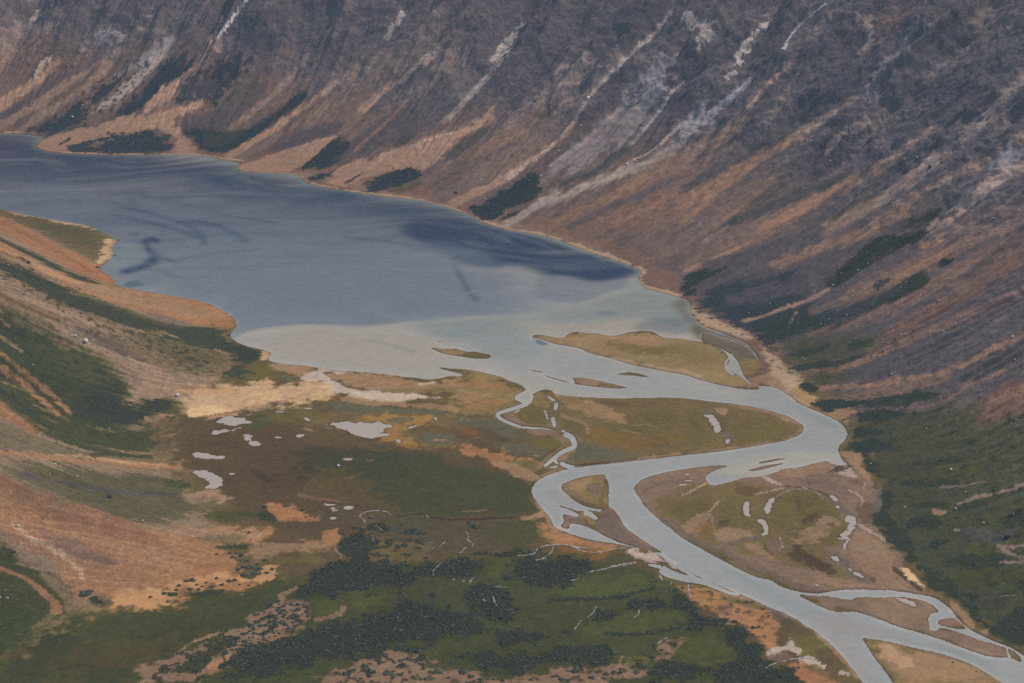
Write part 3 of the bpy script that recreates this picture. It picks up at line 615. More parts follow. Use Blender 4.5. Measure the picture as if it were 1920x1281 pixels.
A8 och 1 .7 n .8 : 300,200 420,190 520,195 420,215 320,230
A8 salt2 1 .6 n .8 : 560,200 700,230 830,260 900,310 820,300 740,310 660,290 600,250
A8 ptan 2 .7 n .8 20 26 : 860,250 980,340 1150,440 1300,510
A8 rust 1 .8 n .6 : 900,500 980,490 1000,540 940,530
A8 rust2 1 .8 n .6 : 1200,620 1330,620 1340,700 1260,690 1180,650
A8 slate 2 .8 n .5 : 1600,640 1740,660 1840,700 1740,720 1640,700
R8 dgr 3 .8 n .6 : 280,360 520,370 640,400 560,470 400,480 250,430
R8 green 3 .8 f .6 : 780,390 1000,380 1120,400 1180,480 1000,530 820,520
# ---- green floor in front
F green 8 .4 n 1 : 0,1235 60,1190 110,1150 170,1152 240,1142 300,1130 340,1118 420,1105 480,1090 560,1080 640,1060 760,1050 900,1045 960,1035 1060,1035 1120,1055 1200,1060 1260,1090 1300,1130 1400,1200 1500,1290 1500,1400 -300,1400 -300,1320
F meadow 10 .6 n .8 : 0,1240 120,1160 300,1150 450,1120 520,1090 570,1085 540,1120 470,1170 380,1220 250,1290 0,1300
F brn2 8 .9 n .45 : 60,1250 180,1180 330,1180 430,1190 330,1230 150,1290
F Th2 8 .7 f .7 : 0,1210 60,1175 110,1150 160,1165 130,1200 60,1230 0,1270
R7 green 5 .4 f .7 : 500,920 700,880 1000,870 1300,840 1500,780 1500,820 1300,900 1000,980 700,1020 400,1060 350,980
R7 ptan 2 .5 n .8 8 14 : 1000,1110 1060,1060 1200,1010 1250,1000
R7 pink 3 .45 n 1 : 1480,850 1590,810 1720,830 1760,920 1700,980 1580,1040 1400,1110 1280,1180 1150,1230 1100,1290 720,1290 760,1220 900,1150 1000,1120 1100,1090 1250,1040 1390,930
R7 pink 2 .4 n .9 40 14 : 1560,820 1600,780 1680,740
R7 pink 2 .4 n .9 20 24 : 1750,930 1830,925 1907,895
R8 pink 2 .5 n .9 20 20 : -10,905 20,870 15,850
R7 org 3 .5 n .7 26 30 : 1150,1200 1400,1090 1590,1030
R8 pink 3 .5 n 1 : -160,1250 0,1200 170,1110 280,1095 350,1100 250,1160 400,1120 570,1140 560,1170 450,1185 430,1225 600,1200 750,1215 880,1250 1000,1250 1150,1200 1400,1190 1600,1210 1740,1170 1810,1120 1740,1100 1780,1050 1907,1020 1950,1010 1930,1060 1830,1150 1840,1165 1700,1230 1400,1290 1000,1330 -160,1330
A8 pink 2 .6 n .9 26 20 : 480,1090 490,1040 510,1000
A8 olivg 3 .5 n .8 : 540,1080 560,1010 680,990 730,1040 690,1090 600,1095
A8 greenb 6 .5 f .8 : -20,440 200,400 420,385 600,365 720,390 820,450 780,490 560,520 400,560 240,600 100,590 0,560
A8 greenb 6 .5 f .7 : 380,700 480,650 640,650 800,650 960,670 980,760 900,790 760,800 560,840 440,830 300,820 180,800 220,770 360,740
A8 green 6 .5 f .8 : 300,860 560,860 900,810 960,840 820,880 720,950 560,960 420,960 400,900
A8 greenb 6 .4 f .8 : 900,960 1000,920 1100,850 1260,870 1330,930 1410,960 1390,1040 1250,1060 1080,1050 960,1040 880,1010
A8 green 4 .5 f .8 : 940,1180 1060,1150 1180,1150 1260,1200 900,1210
A8 green 5 .5 f .8 : 200,580 500,570 700,540 860,530 900,560 860,600 600,600 400,600 250,620
A6 greenb 4 .5 f .8 : 1550,820 1640,740 1720,700 1700,800 1800,820 1800,850 1600,900 1480,900
A6 greenb 4 .4 f .8 : 80,1120 160,1080 300,1060 370,1110 340,1160 200,1205 110,1180
A6 greenb 4 .5 f .8 : 380,1000 480,960 560,1010 700,1030 740,1050 680,1090 560,1150 460,1180 400,1150 430,1090 400,1040
A6 green 4 .6 f .8 : 1060,960 1200,930 1350,960 1250,980 1100,980
A6 green 5 .6 f .8 : 1130,1070 1400,1040 1500,1060 1450,1150 1350,1180 1220,1150
A6 olivg 4 .7 f .7 : 340,600 500,580 700,560 800,620 900,690 1050,700 1000,740 800,740 560,720 420,700
# ---- shrub thickets of the floor
A6 Tk 4 .7 n 1 : 150,860 300,760 500,740 800,760 1000,780 1200,740 1400,700 1590,730 1560,800 1500,860 1300,890 1180,880 1080,920 1000,980 800,1030 700,1000 560,1000 480,950 380,960 300,1000 200,990 60,1070 0,1080 0,930
A6 Tk 4 .8 n .9 : 300,600 420,540 520,500 560,470 560,540 700,560 660,600 560,640 640,680 480,700 400,680
A6 Tk 3 .7 n .9 : 570,440 660,430 740,480 780,500 700,510 640,460
A6 Tk 2 .5 n .9 26 26 : 870,520 960,495
A6 Tk 2 .6 n .9 : 1380,420 1440,425 1450,490 1400,490
A6 Tk 3 .5 n .9 26 60 : 1380,690 1500,690 1600,700 1800,690
R8 Tk 3 .7 n 1 : 260,800 380,790 500,810 560,860 640,900 760,920 830,960 760,1000 690,1020 560,1060 350,1080 180,1100 100,1140 0,1150 -200,1200 -350,1230 -200,1130 0,1060 0,930 180,900 250,870
B4 Tk 3 .7 n 1 : 750,720 950,650 1100,580 1300,560 1500,540 1900,560 1920,900 1700,960 1500,960 1290,1000 1100,1040 900,1080 760,1130 700,1180 500,1190 200,1190 0,1220 0,1080 200,1030 160,960 400,880 560,800
B4 Tk 2 .6 n 1 : 920,70 1100,40 1500,60 1640,120 1500,220 1200,250 1050,290 880,300 750,270 760,230 900,160
R8 Tk 3 .7 n 1 : 920,600 1000,580 1200,570 1400,600 1400,670 1300,700 1200,740 1080,740 1000,700 870,740 860,720 1000,650
R8 Tk 3 .7 n 1 : 680,780 750,750 860,750 900,800 960,840 1060,860 1080,900 960,920 880,960 800,920 740,860
R8 Tk 3 .8 n .95 : 850,1000 1000,1000 1200,1000 1260,960 1330,990 1260,1050 1100,1060 950,1100 860,1090
R8 Tk 3 .8 n .95 : 570,1130 800,1090 1000,1100 1300,1080 1500,1100 1440,1180 1200,1180 1050,1210 1000,1250 880,1240 750,1200 600,1180
R8 Tk 2 .7 n 1 : 1380,930 1400,890 1500,870 1600,840 1760,830 1907,830 1907,890 1700,870 1560,890 1500,930 1420,950
R8 Tk 2 .6 n .9 18 14 : 1160,820 1300,815 1420,815 1560,805 1640,780 1760,750
R8 Tk 2 .6 n .9 16 10 : 1480,1005 1650,1020 1760,1000 1907,970
A8 Tk 2 .5 n .95 12 10 : 420,830 560,838 740,830 850,800 960,790
A8 Tk 3 .6 n 1 : 850,570 920,530 1000,540 1020,580 1100,610 1080,650 1160,700 1260,700 1290,750 1260,790 1140,810 1060,840 980,830 960,760 1000,720 960,660 830,650 730,620 900,600
A8 Tk 3 .6 n 1 : 1240,790 1330,760 1400,770 1450,810 1530,830 1520,860 1430,870 1480,910 1540,940 1580,1060 1600,1080 1700,1070 1790,1110 1850,1170 1870,1230 1250,1230 1180,1150 900,1200 660,1180 700,1140 800,1080 960,1040 1080,1060 1300,1060 1400,990 1400,950 1300,910 1250,870 1290,860 1240,830
A8 Tk 2 .7 n .9 : 540,1090 640,1060 690,1080 640,1100
A8 Tk 2 .7 n .9 : 840,900 900,890 920,910 860,925
R7 Tk 3 .7 n 1 : 1250,1250 1350,1130 1500,1090 1700,1000 1800,960 1907,930 1907,1150 1700,1200 1500,1240 1350,1280
R7 Tk 3 .8 n .9 : 920,1230 1000,1180 1100,1120 1200,1060 1300,1030 1280,1080 1150,1170 1030,1240
A6 bank 1 .5 n .8 12 12 : 770,382 950,372 1040,362 1080,395 1180,412 1300,410 1450,412 1600,402 1750,396
B4 Tk 1 .5 d 1 : 480,330 720,290 1000,320 1080,480 940,640 700,740 500,860 300,960 0,1000 -100,1100 -200,1200 -200,1000 0,820 200,720 330,520
R7 Tk 1 .5 d .9 : 730,1290 900,1150 1100,1090 1400,930 1450,1000 1300,1150 1150,1290
R8 Tk 1 .5 d 1 : -160,1250 0,1200 170,1110 350,1090 400,1120 570,1130 560,1180 430,1230 200,1240 0,1260
R8 Tk 1 .5 d .7 : -160,1290 200,1250 450,1230 800,1240 1000,1260 1400,1200 1600,1215 1740,1180 1840,1080 1950,1010 1930,1060 1700,1230 1400,1300 600,1300
R7 Th2 1 .5 d .9 : 920,790 1000,740 1200,700 1340,640 1500,650 1590,640 1500,720 1300,760 1050,780
R7 Tk 1 .5 d .8 : 1280,560 1400,570 1560,590 1700,600 1600,660 1400,660 1330,620
A6 Tk 1 .5 d .9 : 400,420 900,480 1100,600 1000,720 600,740 300,720 320,560
A8 Tk 1 .5 d .6 : 480,1090 560,1000 700,960 800,900 1000,860 1000,940 860,1000 760,1080
A8 Tk 1 .5 d .5 : 880,490 1060,470 1300,560 1640,650 1680,800 1540,900 1300,760 1090,640
# ---- hillside on the left
F htan 20 .5 s .6 : -400,330 0,400 170,450 230,540 330,570 430,610 440,640 440,720 330,770 280,830 340,900 430,965 430,1050 300,1120 150,1140 0,1230 -400,1400
R4 hbr 3 .4 s 1 : -300,-40 0,28 150,68 380,103 480,118 570,160 590,220 590,290 550,335 400,270 250,190 100,120 0,75 -300,-60
R4 green 7 .9 s .5 : 0,40 200,85 400,120 500,140 560,200 540,260 400,230 200,140 0,60
R4 hpale 2 .6 n .8 12 20 : 0,30 150,72 380,107 480,124 560,160
R4 hpale 3 .6 n .9 : 590,200 640,205 660,216 632,245 640,300 570,345 545,335 575,290
R4 org2 4 .35 s 1 : -200,-10 0,80 100,120 250,195 400,275 540,345 560,375 640,420 650,465 560,440 400,375 250,290 120,220 0,150
R4 orgr 3 .7 s .6 30 20 : 0,100 150,180 350,290 520,390
R4 green 7 .6 s 1 : -200,110 0,195 120,250 250,310 400,390 600,455 560,465 420,430 300,370 150,290 0,215
R4 org 3 .4 s 1 : -200,150 0,220 100,270 200,330 300,390 420,435 620,470 800,492 950,517 1150,553 1300,625 1335,680 1290,705 1150,695 1000,660 800,610 650,560 450,510 300,430 150,330 0,270
R4 htan 3 .6 s .7 : 350,430 500,460 800,500 1000,540 1200,600 1290,650 1100,640 900,600 700,550 500,500
R4 orgb 3 .8 s .4 24 30 : 0,240 150,320 300,400 450,460
R4 Th2 2 .6 s .8 16 20 : 100,300 170,340
R4 green 7 .5 s 1 : -200,210 0,310 130,360 300,440 400,500 550,550 700,610 850,650 1000,690 1240,700 1290,740 1200,770 1050,740 900,730 700,690 500,640 380,600 250,530 100,430 0,380
R4 Th 6 .7 s .8 40 60 : 0,340 150,410 300,500 450,580 650,640 850,690 1050,720 1230,730
R4 greenb 3 .7 s .6 20 30 : 420,500 600,570 800,640 900,680
R4 brown 3 .7 s .5 : 820,600 950,640 1080,690 960,700 850,660
R4 htan 4 .6 s 1 : -200,320 0,400 150,470 300,560 380,610 550,670 750,720 900,770 700,760 560,740 440,690 300,620 150,540 0,460
R4 brown 3 .8 s .5 20 30 : 0,410 150,490 300,570
R4 hbr2 5 .5 s 1 : 480,680 700,705 950,770 1200,820 1300,880 1270,960 1150,1000 1000,960 850,900 700,830 560,750
R4 green 7 .9 s .5 : 600,710 850,760 1100,790 1280,860 1200,950 1000,920 800,820
R4 Th 6 .7 n 1 : 860,740 1000,730 1240,710 1290,750 1350,800 1450,815 1470,850 1440,890 1360,920 1390,945 1330,1000 1240,1025 1200,1010 1270,960 1330,900 1290,860 1200,810 1050,780
R4 Th2 3 .7 n .9 : 1290,760 1330,790 1400,805 1460,830 1440,880 1340,900 1260,830 1200,790
R4 hpale 3 .6 n .8 : 1480,825 1520,835 1530,855 1500,880 1460,900 1455,860
R4 htan 2 .7 s .7 10 12 : 920,730 1000,760
R4 htan 2 .7 s .9 14 20 : 1000,960 1130,985 1240,985
R4 htan 3 .5 s 1 : -200,370 0,490 120,560 280,650 440,760 600,840 700,880 900,940 1050,1020 1200,1030 1350,1020 1480,1000 1600,1030 1680,1020 1700,1070 1640,1115 1500,1150 1400,1175 1250,1190 1150,1205 1040,1180 1060,1140 1000,1100 900,1090 850,1110 800,1060 740,1140 690,1125 740,1020 690,950 640,890 500,790 300,690 150,610 0,540
R4 orgr 3 .6 s .9 24 30 : -100,450 0,510 150,585 300,660
R4 rust2 3 .7 s .8 30 36 : 420,690 560,770 700,850 830,900
R4 rust2 4 .8 n .5 : 660,880 780,900 900,960 1000,1040 900,1060 780,1000 700,960
R4 hpale 2 .9 s .6 16 24 : 250,660 450,770 650,870 800,950 950,1040
R4 hpale 2 .8 n .6 : 700,1110 760,1030 800,1060 740,1135
R4 sand 9 .6 n .9 : 1030,1040 1200,1030 1350,1020 1480,1000 1600,1025 1800,1015 1850,1060 1760,1090 1640,1115 1500,1150 1400,1175 1250,1190 1150,1205 1040,1180 1060,1140
R4 sandb 8 .6 n .35 : 1400,1060 1560,1060 1640,1100 1480,1140 1380,1160 1350,1110
R4 sandb 2 .4 n 1 : 1030,1175 1060,1150 1140,1140 1250,1150 1320,1160 1250,1185 1150,1200 1080,1195
R4 orgr 2 .5 n .8 12 14 : 1100,1200 1200,1190 1320,1170
R4 Th 9 .5 s 1 : -200,430 0,570 150,640 300,720 480,820 600,890 680,960 730,1020 700,1110 800,1140 900,1090 1050,1140 930,1180 800,1200 760,1260 600,1290 400,1270 300,1200 150,1080 0,980 -200,820
R4 greenb 6 .8 s .7 : 0,580 150,660 350,770 480,840 560,920 620,1000 560,1040 400,950 250,850 100,740 0,680
R4 hbr2 3 .8 s .6 20 30 : 300,790 380,820
R4 green 6 .8 s .8 : 100,860 300,960 500,1080 650,1180 560,1230 400,1180 250,1060 100,960
R4 Th2 5 .6 s .9 : 560,1040 650,1080 700,1130 800,1150 900,1100 1000,1130 860,1190 700,1240 520,1230 400,1150
R4 greenb 3 .6 n .7 : 900,1160 1040,1140 980,1180 900,1195
R4 htan 1 .5 n .9 : 800,1215 870,1185 950,1180 980,1195 900,1205 830,1215
R4 Th 9 .6 s .95 : -200,900 0,960 150,1060 300,1180 440,1290 200,1300 100,1220 0,1140 -200,1050
R4 htan 2 .6 n 1 : 690,940 740,1020 690,1125 740,1142 800,1062 850,1112 905,1097 960,1060 880,980 780,930
R4 org 3 .6 s .9 30 24 : -100,780 0,845 100,920 200,1000 300,1080 400,1190
R4 org 3 .6 s .9 34 26 : -100,830 0,910 120,1000 250,1120 380,1230 480,1280
R4 htan 3 .7 s .7 20 14 : -50,720 50,780 130,840
R4 org2 3 .6 s .9 60 40 : -100,1080 0,1150 100,1220 200,1300
R4 htan 3 .7 s .6 16 10 : 0,650 60,700
R4 Th2 3 .7 s .8 30 30 : -60,1010 60,1090 160,1170 300,1290
R4 Th2 1 .6 d .7 : 0,300 300,440 600,560 900,700 1250,840 1200,960 900,900 500,700 200,520 0,420
R4 Th2 1 .6 d .5 : -100,560 200,640 520,840 720,1000 800,1150 560,1280 200,1200 0,1000
R4 Th2 1 .6 d .3 : 0,860 200,1000 420,1200 460,1290 200,1300 0,1150
R4 orgb 1 .8 n .7 : 960,1050 1060,1030 1200,1045 1350,1035 1300,1060 1150,1070 1040,1075
R4 rust2 1 .9 n .5 : 700,900 760,930 800,1000 760,1040 720,980
R4 hpale 1 .9 n .6 14 20 : 700,860 850,930 960,1000 1040,1060
F hbr 6 .7 s .85 : -100,780 0,792 60,808 120,836 260,852 330,858 300,875 100,865 0,855 -100,840
F Th 6 .6 s .95 : 100,770 160,800 260,815 300,785 345,768 300,800 280,822 320,842 220,848 130,840 70,815
R4 htan 2 .5 n .9 : 200,620 440,755 600,835 700,875 900,935 1050,1015 1000,1060 800,960 640,880 500,790 300,690
# ---- hillside, lower fan
R7 org 3 .6 s .85 34 22 : -60,-40 0,0 150,10 300,30 500,45 700,60 850,75 1020,72
R7 orgb 2 .6 s .7 14 16 : 300,10 500,20 700,50 950,72
R7 Th 3 .6 s .9 24 20 : 500,10 700,10 860,20
R7 hbr 4 .6 s 1 : -100,0 0,45 300,65 600,110 900,120 1050,160 1120,200 1280,240 1250,290 1100,330 900,395 780,405 600,370 400,300 200,220 0,130
R7 green 4 .9 s .4 : 0,60 200,60 500,100 900,125 1040,160 1100,200 1000,240 1050,300 1130,340 900,390 760,390 600,350 400,260 150,150
R7 Th 4 .6 s .8 : 880,160 1000,150 1100,195 1000,200
R7 Th 4 .6 s .8 : 1100,320 1400,300 1420,350 1250,400 1150,380
R7 Th2 3 .6 n .9 : 1400,330 1460,310 1560,340 1570,380 1480,380
R7 slate 3 .9 s .6 30 30 : 100,110 400,180 700,220 1000,230
R7 htan 3 .5 s .9 : 1000,215 1100,200 1200,200 1220,220 1280,235 1280,262 1150,270 1020,265
R7 org 4 .45 s 1 : -150,60 0,130 200,220 400,290 600,350 780,410 1000,420 1200,425 1400,420 1500,415 1540,440 1500,480 1350,500 1100,505 1200,530 1290,570 1350,600 1310,650 1340,690 1500,700 1400,740 1250,760 1050,765 920,770 1000,800 1090,810 1050,840 900,860 800,855 720,870 650,860 590,800 510,760 440,790 420,820 470,880 450,890 420,820 400,760 330,680 250,600 80,530 0,440 -150,330
R7 orgr 4 .8 s .8 : 0,140 200,230 400,300 600,360 780,420 950,500 800,520 600,460 400,400 200,320 0,230
R7 rust2 4 .9 s .6 : 150,390 350,460 550,560 700,640 900,680 700,660 450,600 300,520
R7 htan 4 .7 s .7 : 750,420 1000,425 1400,425 1500,440 1450,480 1200,480 1000,470
R7 hbr 4 .6 s .8 : 1060,480 1200,450 1390,460 1350,485 1150,500
R7 Th2 2 .7 n .9 : 1150,520 1300,510 1460,515 1380,535 1250,540
R7 orgb 5 .5 s .9 : 600,800 750,760 950,740 1150,680 1300,660 1330,690 1200,740 1000,750 900,780 1000,810 1050,835 900,855 720,868 650,860
R7 hpale 2 .9 s .8 30 36 : 60,390 200,490 330,560 430,640 470,700
R7 ptan 4 .7 n .7 : 1380,520 1600,490 1750,500 1800,540 1600,580 1450,600 1340,590
R7 olivg 4 .7 n .8 : 1480,560 1700,560 1850,590 1700,640 1550,640 1400,620
R7 orgb 2 .7 n .8 : 1320,700 1420,660 1500,620 1590,640 1500,700 1380,730
R7 Th2 2 .5 n 1 : 920,800 950,765 1000,780 1200,760 1300,765 1200,800 1050,805
R7 Th2 2 .7 n .9 : 1340,690 1420,660 1480,670 1400,705
R7 org 3 .5 n 1 : 1480,280 1560,275 1700,310 1690,350 1580,380 1500,330
R7 org2 3 .6 n .8 24 20 : 1590,370 1690,375 1790,368
R7 org 3 .6 n .8 : 1790,470 1850,420 1907,420 1907,490 1820,500
R7 rust 2 .5 n .5 14 14 : 1660,230 1750,250 1907,275
R7 green 5 .5 s 1 : -150,330 0,440 80,530 160,600 250,650 330,700 400,770 420,860 350,885 270,905 150,1000 0,1150 -150,1250
R7 Th 4 .6 s .9 : 0,450 80,540 160,600 160,640 60,640 0,600
R7 Th 5 .7 s .9 : 0,820 120,850 280,920 200,1000 100,1080 0,1160 -100,1200
R7 hbr2 3 .7 s .8 : 200,650 280,670 400,800 420,870 380,880 350,800 270,730
R7 org2 2 .35 s .75 : -100,610 0,640 100,670 200,720 280,790 330,830 355,890 275,898 285,840 230,790 150,710 0,655 -100,630
R7 orgb 1 .3 n .7 : 278,893 340,893 350,898 282,899
B1 Tk 1 .4 n 1 : 1190,290 1210,240 1260,215 1340,200 1380,230 1390,265 1340,290 1260,300 1230,320
B1 Tk 2 .5 n .9 : 1390,280 1480,300 1580,380 1640,460 1500,470 1400,430 1290,390 1290,370 1400,380
R7 Th2 2 .5 n .9 : 510,790 560,800 590,850 530,860 480,830
# ---- mountain, left third
R1 rock 14 .7 n .65 : -100,-60 0,0 500,0 1000,0 1907,0 1907,200 1740,260 1600,330 1440,420 1280,310 1100,260 950,180 800,160 700,200 600,260 400,200 250,150 100,120 0,60
R1 rock2 8 .8 n .6 : 1100,0 1350,0 1250,180 1200,240 1250,300 1400,380 1560,300 1700,200 1700,0 1500,0
R1 tan2 6 .9 n .5 : 0,150 100,120 250,120 280,170 200,260 100,330 0,360
R1 tan3 3 .9 n .6 20 30 : 150,140 220,70
R1 tan 6 .6 s .9 70 40 : -60,640 0,590 150,490 260,420 330,320
R1 tan3 3 .9 n .9 30 24 : 190,430 240,360 320,290
R1 tan2 5 .7 s .9 50 40 : -60,740 0,700 150,620 330,500 500,390 650,280
R1 tan2 5 .7 s .8 40 60 : 90,740 250,640 420,530 560,400 700,270
R1 slate 4 .7 s .8 40 30 : 0,660 150,570 350,430 420,370
R1 lrock 4 1 n .6 : 400,330 480,240 600,170 700,150 640,230 540,300 440,360
R1 rockw 4 .9 n .7 : 700,130 850,60 1000,0 1100,0 1000,120 880,190 780,200
R1 tan 3 .8 n .7 24 20 : 780,170 830,90 860,30
R1 grey 4 .6 s 1 : 600,440 700,380 800,280 880,200 980,180 1010,200 960,270 860,380 760,400 660,440
R1 pale 3 .4 s 1 : 430,690 560,620 680,560 760,490 830,420 900,350 960,280 940,260 860,290 760,390 700,440 640,510 560,580 500,640
R1 Tm 3 .6 s 1 : 150,740 250,690 330,630 430,590 500,540 500,620 440,690 400,730 260,770 220,750
R1 mveg 4 .8 s .9 : 500,540 560,480 650,450 700,400 745,365 720,420 640,500 560,560 500,600
R1 mveg 4 .6 s 1 : 440,700 540,695 640,640 700,570 780,510 850,420 920,360 1000,300 1080,300 1050,400 950,470 860,560 780,630 600,690 420,735
R1 mveg 5 .9 n .9 : 960,580 980,520 1060,470 1150,380 1180,280 1280,310 1400,380 1420,430 1300,490 1200,560 1050,590
R1 rock2 5 .9 n .5 : 1000,480 1150,440 1280,420 1200,540 1040,570
R1 mveg2 6 .8 s .6 : 1100,700 1250,560 1400,440 1500,500 1380,620 1250,720
R1 tan 3 .6 s 1 : 740,640 830,560 920,490 1010,440 980,510 920,560 850,610
R1 tan2 3 .7 s .7 14 10 : 950,470 1100,370 1160,290
R1 white 1 .8 n .8 14 20 : 1210,215 1290,120 1380,-10
R1 tan2 3 .6 n .9 : 1130,300 1180,230 1220,230 1270,290 1230,310 1180,270
R1 tan 2 .35 n 1 : 200,820 230,785 400,735 600,680 800,640 1000,595 1230,545 1150,590 1000,630 955,660 960,690 1000,735 1040,735 1090,830 1110,862 930,862 990,820 980,790 930,740 890,710 780,735 680,750 560,790 440,800 370,830 340,855 280,850
R1 Tm 2 .6 n 1 : 345,850 430,805 560,775 620,750 700,755 780,740 850,710 930,735 950,770 990,815 940,855 600,858
R1 tan2 2 .9 n .5 : 480,820 560,790 640,780 580,810 520,835
R1 Tm 2 .5 n .9 12 12 : 330,810 390,775
R1 mveg 4 .4 s 1 : 1000,720 1040,735 1100,830 1240,868 1400,790 1550,690 1650,600 1740,540 1700,500 1600,560 1500,640 1380,720 1250,740 1100,690
R1 mveg3 5 .7 s .6 : 1100,760 1250,740 1400,720 1300,800 1150,830
R1 slate 6 .6 s .8 : 980,680 1100,630 1250,600 1400,560 1350,680 1200,730 1050,730
R1 tan 3 .6 s 1 40 44 : 1250,893 1400,800 1560,700 1700,600 1860,470 1960,400
R1 brown 4 .6 s .9 40 30 : 1330,880 1500,800 1700,660 1850,560
R1 tan2 4 .7 s .7 30 30 : 1280,720 1450,600 1600,460 1730,300
R1 tan 3 .3 n 1 : 1300,940 1370,908 1450,890 1600,830 1750,790 1907,740 1960,720 1907,770 1820,830 1740,885 1660,950 1560,965 1400,962
R1 Tm 2 .5 s 1 : 1650,948 1760,880 1850,800 1907,760 1950,780 1907,900 1800,945
R1 Tm 2 .6 n 1 : 1690,1000 1780,970 1900,950 1880,980 1780,1018
R1 slate 4 .6 s 1 : 1370,895 1500,830 1650,750 1800,690 1907,660 1907,735 1750,785 1600,825 1450,885
R1 mveg 2 .6 d .8 : 200,700 500,480 700,350 900,320 800,560 500,700
R1 rockw 2 .6 d .6 : 0,0 1000,0 900,200 300,400 0,400
# ---- mountain, middle
R2 rock 14 .7 n .65 : 0,0 1907,0 1907,420 1700,400 1560,560 1400,380 1250,360 1050,430 950,530 700,640 560,660 400,700 300,560 200,480 0,420
R2 brown 8 .8 n .7 : 0,300 100,280 220,300 300,200 480,180 560,60 640,0 740,0 700,120 620,200 480,330 330,380 200,460 60,540 0,560
R2 rock2 8 .8 n .45 : 690,250 740,120 900,100 1100,100 1250,150 1400,100 1500,160 1400,300 1250,360 1050,420 950,520 840,420 720,330
R2 rock2 6 .8 n .7 : 1500,100 1700,0 1907,0 1907,100 1750,180 1600,260
R2 tan2 5 .8 s .8 : 1050,620 1200,480 1300,320 1450,300 1400,420 1250,520 1150,600
R2 tan3 3 1 n .7 40 26 : 820,420 880,330 950,230 1050,60
R2 tan3 3 1 n .7 34 24 : 240,220 320,130 350,60
R2 tan3 3 .8 s .8 24 34 : 560,680 640,620 720,530 820,430
R2 tan 3 .9 s .8 40 30 : 100,620 240,520 370,420 500,300 560,220
R2 brown 5 .5 s 1 : 0,760 100,700 200,640 350,560 560,300 690,240 720,330 600,420 450,520 330,590 170,700 60,800
R2 slate 4 .6 s .9 : 100,780 200,680 330,600 430,560 480,640 600,640 480,720 400,760 300,800 150,870 0,910 0,860
R2 rust 3 .6 s .8 14 10 : 70,850 150,770 250,690 380,550
R2 rock 4 .7 s .9 : 380,570 430,550 520,560 600,480 720,440 700,540 620,640 480,690 400,640
R2 mveg2 4 .7 s .8 : 280,800 380,760 490,715 400,780 300,830
R2 Tm 2 .6 n .9 : -40,830 40,780 60,800 20,850 -40,880
R2 tan 3 .4 s 1 : -60,940 0,920 150,890 300,830 430,790 480,770 560,740 740,690 860,610 900,600 850,660 760,720 650,790 560,880 470,950 280,950 100,1000 0,1050 -60,1040
R2 tan3 2 .9 n .6 14 8 : 400,820 500,780 640,740
R2 Tm 2 .5 n 1 : 110,1070 140,1040 200,990 290,950 470,940 430,990 330,1040 220,1078
R2 Tm 2 .5 n .9 12 10 : 20,1025 110,975
R2 mveg3 4 .6 s .7 : 220,1070 350,1040 440,1000 420,1040 330,1085
R2 mveg2 5 .7 s .8 : 560,880 650,800 760,740 850,680 800,760 700,840 600,890
R2 brown 6 .5 s 1 : 480,1110 700,950 900,800 1050,700 1200,600 1350,480 1480,350 1620,250 1600,330 1450,470 1350,560 1280,700 1150,830 1000,940 800,1050 620,1130
R2 rust 4 .7 s .7 30 20 : 480,1080 700,950 900,810 1100,680 1300,540
R2 rust2 5 .7 s .7 30 30 : 700,900 900,760 1100,620 1350,440
R2 slate 5 .7 s .6 40 30 : 520,1070 720,930 900,830 1000,800
R2 tan 3 .5 s 1 50 24 : 600,1150 700,1095 850,1030 950,980 1060,900 1180,810 1280,720 1340,620 1390,550
R2 tan3 2 .8 s .8 26 16 : 920,1010 1060,900 1180,820 1290,690 1360,570 1480,440 1600,320 1750,190 1850,60
R2 slate 5 .6 s .9 : 1050,950 1180,850 1300,740 1400,660 1480,700 1400,800 1250,920 1150,980
R2 grey 6 .7 s .7 : 1040,985 1200,870 1350,750 1450,650 1560,560 1740,530 1850,490 1907,470 1830,550 1800,620 1700,730 1620,820 1480,880 1300,960
R2 pale 3 .6 s .6 24 16 : 1150,930 1350,800 1480,680 1600,570 1740,540
R2 paler 3 .7 s .6 14 18 : 1600,830 1700,720 1800,600 1850,500 1920,460
R2 lrock 3 1.1 n .6 : 1560,590 1640,490 1750,400 1850,310 1930,260 1907,400 1760,480 1640,560
R2 Tm 2 .5 n 1 : 690,1165 830,1120 940,1060 1000,1000 1110,980 1090,1030 1130,1070 1060,1120 960,1160 870,1200 850,1248 780,1222 740,1185
R2 pale 2 .4 s 1 : 880,1250 1000,1190 1100,1120 1300,1040 1450,980 1600,920 1750,860 1907,780 1960,760 1907,830 1800,890 1650,970 1450,1040 1250,1110 1100,1170 1000,1230 930,1270
R2 tan3 2 .8 n .8 12 16 : 1590,920 1750,840 1850,740 1907,690
R2 Tm 2 .6 n .9 : 860,1240 950,1190 1020,1165 1000,1190 920,1230
R2 mveg2 4 .7 s .9 : 1200,1040 1350,960 1450,890 1600,800 1660,800 1560,880 1450,970 1330,1020
R2 rust2 8 .5 s 1 : 1000,1290 1150,1220 1300,1150 1500,1060 1700,960 1907,850 1960,830 1960,1290
R2 rust 5 .7 s .7 40 40 : 1150,1260 1350,1170 1600,1050 1800,930 1960,840
R2 slate 5 .7 s .7 36 40 : 1250,1281 1500,1160 1700,1080 1907,980
R2 rust 4 .7 s .7 30 30 : 1500,1270 1700,1170 1907,1060
# ---- mountain, right third
R3 rock 12 .7 n .6 : 0,0 1907,0 1960,200 1960,700 1800,740 1600,860 1400,860 1200,800 1000,800 800,860 640,980 560,900 400,820 300,700 340,620 200,650 0,760 0,0
R3 rock2 8 .9 n .5 : 150,330 300,260 420,200 560,240 660,260 600,340 480,420 380,400 250,360
